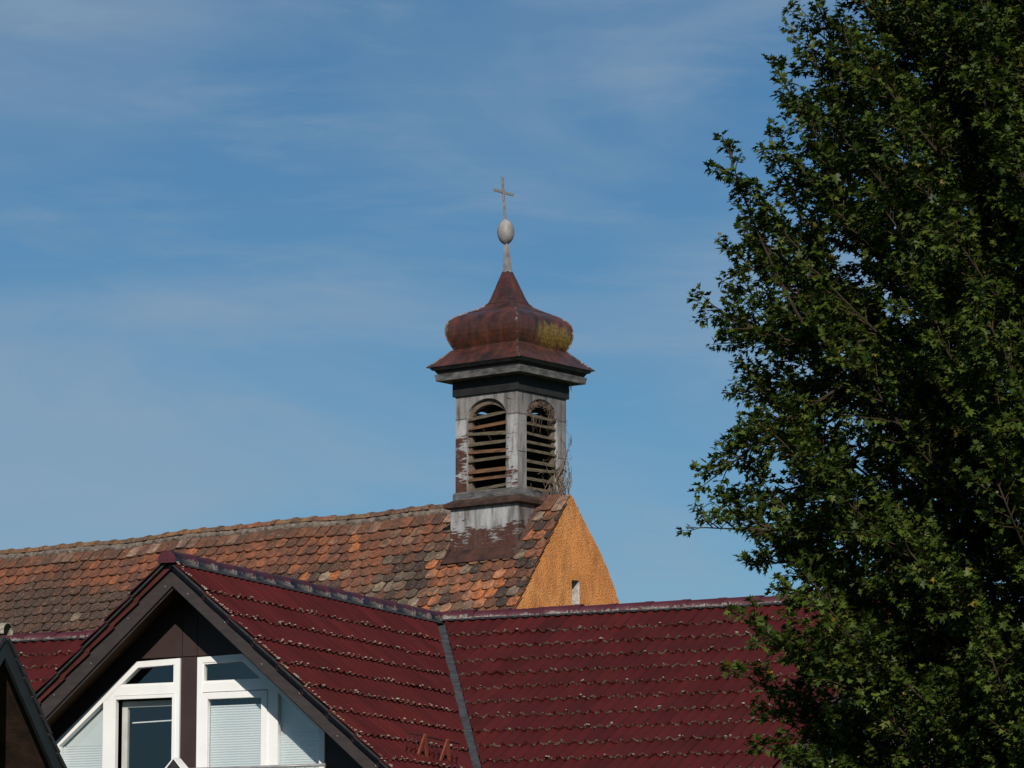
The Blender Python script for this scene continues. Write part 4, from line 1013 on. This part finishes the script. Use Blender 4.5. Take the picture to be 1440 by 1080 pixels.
def bough(a, c_, ntw, tl, r0, t0=.3, dens=1.0, spread=.9, show=True):
    a = np.array(a, float); c_ = np.array(c_, float); mid = (a + c_) / 2 + np.array([0, 0, -.12 * np.linalg.norm(c_ - a)]) + rng.normal(0, .08, 3)
    ts = np.linspace(0, 1, 9); pts = [bez(a, mid, c_, t) for t in ts]
    limb.tube([tuple(p) for p in pts], [r0 * (1 - .85 * t) + .002 for t in ts], 6)
    for k in range(ntw):
        t = t0 + (1 - t0) * ((k + rng.random()) / ntw); p = bez(a, mid, c_, t); tg = bez(a, mid, c_, min(1, t + .02)) - bez(a, mid, c_, max(0, t - .02)); tg /= np.linalg.norm(tg)
        out = np.array([p[0], p[1], 0.0]); out /= np.linalg.norm(out) + 1e-9
        rd = rng.normal(0, 1, 3); rd -= tg * rd.dot(tg); rd /= np.linalg.norm(rd) + 1e-9
        d = tg * .8 + rd * spread + UPV * .28 + out * .15
        leaf_twig(p, d, tl * rng.uniform(.55, 1.15) * (1 - .25 * t), out, dens, True)
    tg = c_ - bez(a, mid, c_, .93); out = np.array([c_[0], c_[1], 0]); out /= np.linalg.norm(out) + 1e-9
    leaf_twig(c_, tg / np.linalg.norm(tg), tl * .6, out, 1.0, True)
def crown_layer(nb, rmin, rmax, seen, hidden, tl, seed):
    for k in range(nb):
        zf_ = 1 - 2 * (k + .5) / nb; th = k * 2.399963 + seed + rng.normal(0, .12); rr = math.sqrt(1 - zf_ * zf_); f_ = rng.uniform(rmin, rmax)
        tip = np.array([RH * rr * math.cos(th) * f_, RH * rr * math.sin(th) * f_, ZC + (RU if zf_ > 0 else RD) * zf_ * .97])
        if tip[2] < 2.35: tip[2] = 2.35 + rng.random() * .35
        hr = math.hypot(tip[0], tip[1]); st = np.array([0, 0, max(1.9, min(8.2, tip[2] - .55 * hr - .2))])
        n = seen if tip[0] < .12 else hidden
        if tip[0] > .95 and k % 2: continue
        bough(st, tip, n, tl, .016, t0=.34)
crown_layer(300, .88, 1.05, 42, 22, .39, 0.0)
crown_layer(120, .55, .84, 36, 14, .40, 1.3)
# shoots that break the outline on the left
def at36(px, py, dy=0.0):
    Y = AX[1] + dy; c, s = math.cos(R(9.3112)), math.sin(R(9.3112)); a = (px - 720) / 6001.58; b_ = (540 - py) / 6001.58
    k = Y / (c - b_ * s); return np.array([a * k - AX[0], Y - AX[1], 1.6 + (s + b_ * c) * k])
shoots = [(1150, 22, 60, 150), (1210, 8, 60, 150), (1268, 20, 30, 160), (1090, 105, 90, 130), (1018, 214, 70, 150), (1100, 222, 90, 70), (1026, 352, 120, 60), (994, 425, 140, 30), (1022, 478, 130, -30), (1042, 552, 120, 10),
          (1030, 610, 120, -60), (995, 668, 110, -90), (985, 738, 150, 0), (1018, 716, 130, 20), (1062, 786, 110, -40), (1105, 830, 90, -30), (1045, 868, 150, 30), (1041, 948, 150, 40), (1082, 1046, 120, 30), (1078, 905, 110, 20), (1130, 60, 60, 130), (1050, 270, 100, 90), (1075, 1000, 120, 30)]
shoots += [(1180, 40, 40, 150), (1120, 150, 60, 130), (1075, 200, 60, 120), (1052, 330, 90, 80), (1036, 400, 100, 50), (1048, 450, 110, 20), (1055, 520, 110, 0), (1060, 640, 100, -50), (1040, 690, 110, -40), (1085, 760, 100, -40), (1245, 20, 30, 150), (1300, 10, 10, 150), (1118, 905, 100, 10), (1140, 955, 100, 0), (1115, 1005, 100, 20), (1150, 1045, 90, 20), (1125, 1075, 90, 30), (1165, 930, 80, 0), (1180, 1000, 80, 10), (1185, 1065, 70, 20)]
for (px, py, dx, dy_) in shoots:
    dep = rng.uniform(-.6, .2); tip = at36(px + 8, py + 4, dep); st = at36(px + dx * 1.7, py + dy_ * 1.7, dep * .5 - .1)
    bough(st, tip, 24, .20, .009, t0=.2, spread=.75)
# the leaf mesh
out2 = np.array([(0, 0), (.34, -.12), (.56, .16), (.25, .29), (.50, .70), (.17, .60), (0, 1.05), (-.17, .60), (-.50, .70), (-.25, .29), (-.56, .16), (-.34, -.12)])
LP, LD, LN, LS = (np.array(q) for q in (LP, LD, LN, LS)); nL = len(LP)
SDv = np.cross(LD, LN); nv = len(out2)
fold = rng.uniform(.02, .30, nL); droop = rng.uniform(.0, .30, nL)
V = np.zeros((nL, nv, 3))
for k, (x, y) in enumerate(out2):
    V[:, k] = LP + SDv * (x * LS)[:, None] + LD * (y * LS)[:, None] + LN * ((abs(x) * fold - y * y * droop) * LS)[:, None]
me = bpy.data.meshes.new('crown'); me.vertices.add(nL * nv); me.vertices.foreach_set('co', V.astype(np.float32).ravel())
fa = np.array([0, 1, 2, 3, 4, 5, 6]); fb_ = np.array([0, 6, 7, 8, 9, 10, 11]); base = (np.arange(nL) * nv)[:, None]
lo = np.stack([base + fa, base + fb_], 1).reshape(-1)
me.loops.add(len(lo)); me.loops.foreach_set('vertex_index', lo.astype(np.int32))
me.polygons.add(nL * 2); me.polygons.foreach_set('loop_start', (np.arange(nL * 2) * 7).astype(np.int32))
me.update(calc_edges=True); me.validate()
w = rng.random(nL)[:, None]; ca = np.array([.017, .036, .006]); cb = np.array([.078, .108, .015])
cc = ca * (1 - w) + cb * w
yl = rng.random(nL); cc[yl > .992] = (.20, .15, .02); pal = (yl > .962) & (yl <= .992); cc[pal] = (.10, .115, .025)
cc = np.repeat(np.concatenate([cc, np.ones((nL, 1))], 1), 2, 0)
at_ = me.attributes.new('col', 'FLOAT_COLOR', 'FACE'); at_.data.foreach_set('color', cc.astype(np.float32).ravel())
me.materials.append(M['leaf'])
cro = bpy.data.objects.new('crown', me); COL.objects.link(cro); cro.parent = maple
limb.build('limb', M['bark'], maple, recalc=False)
twig.build('twig', M['twig'], maple, recalc=False)
print('leaves', nL)
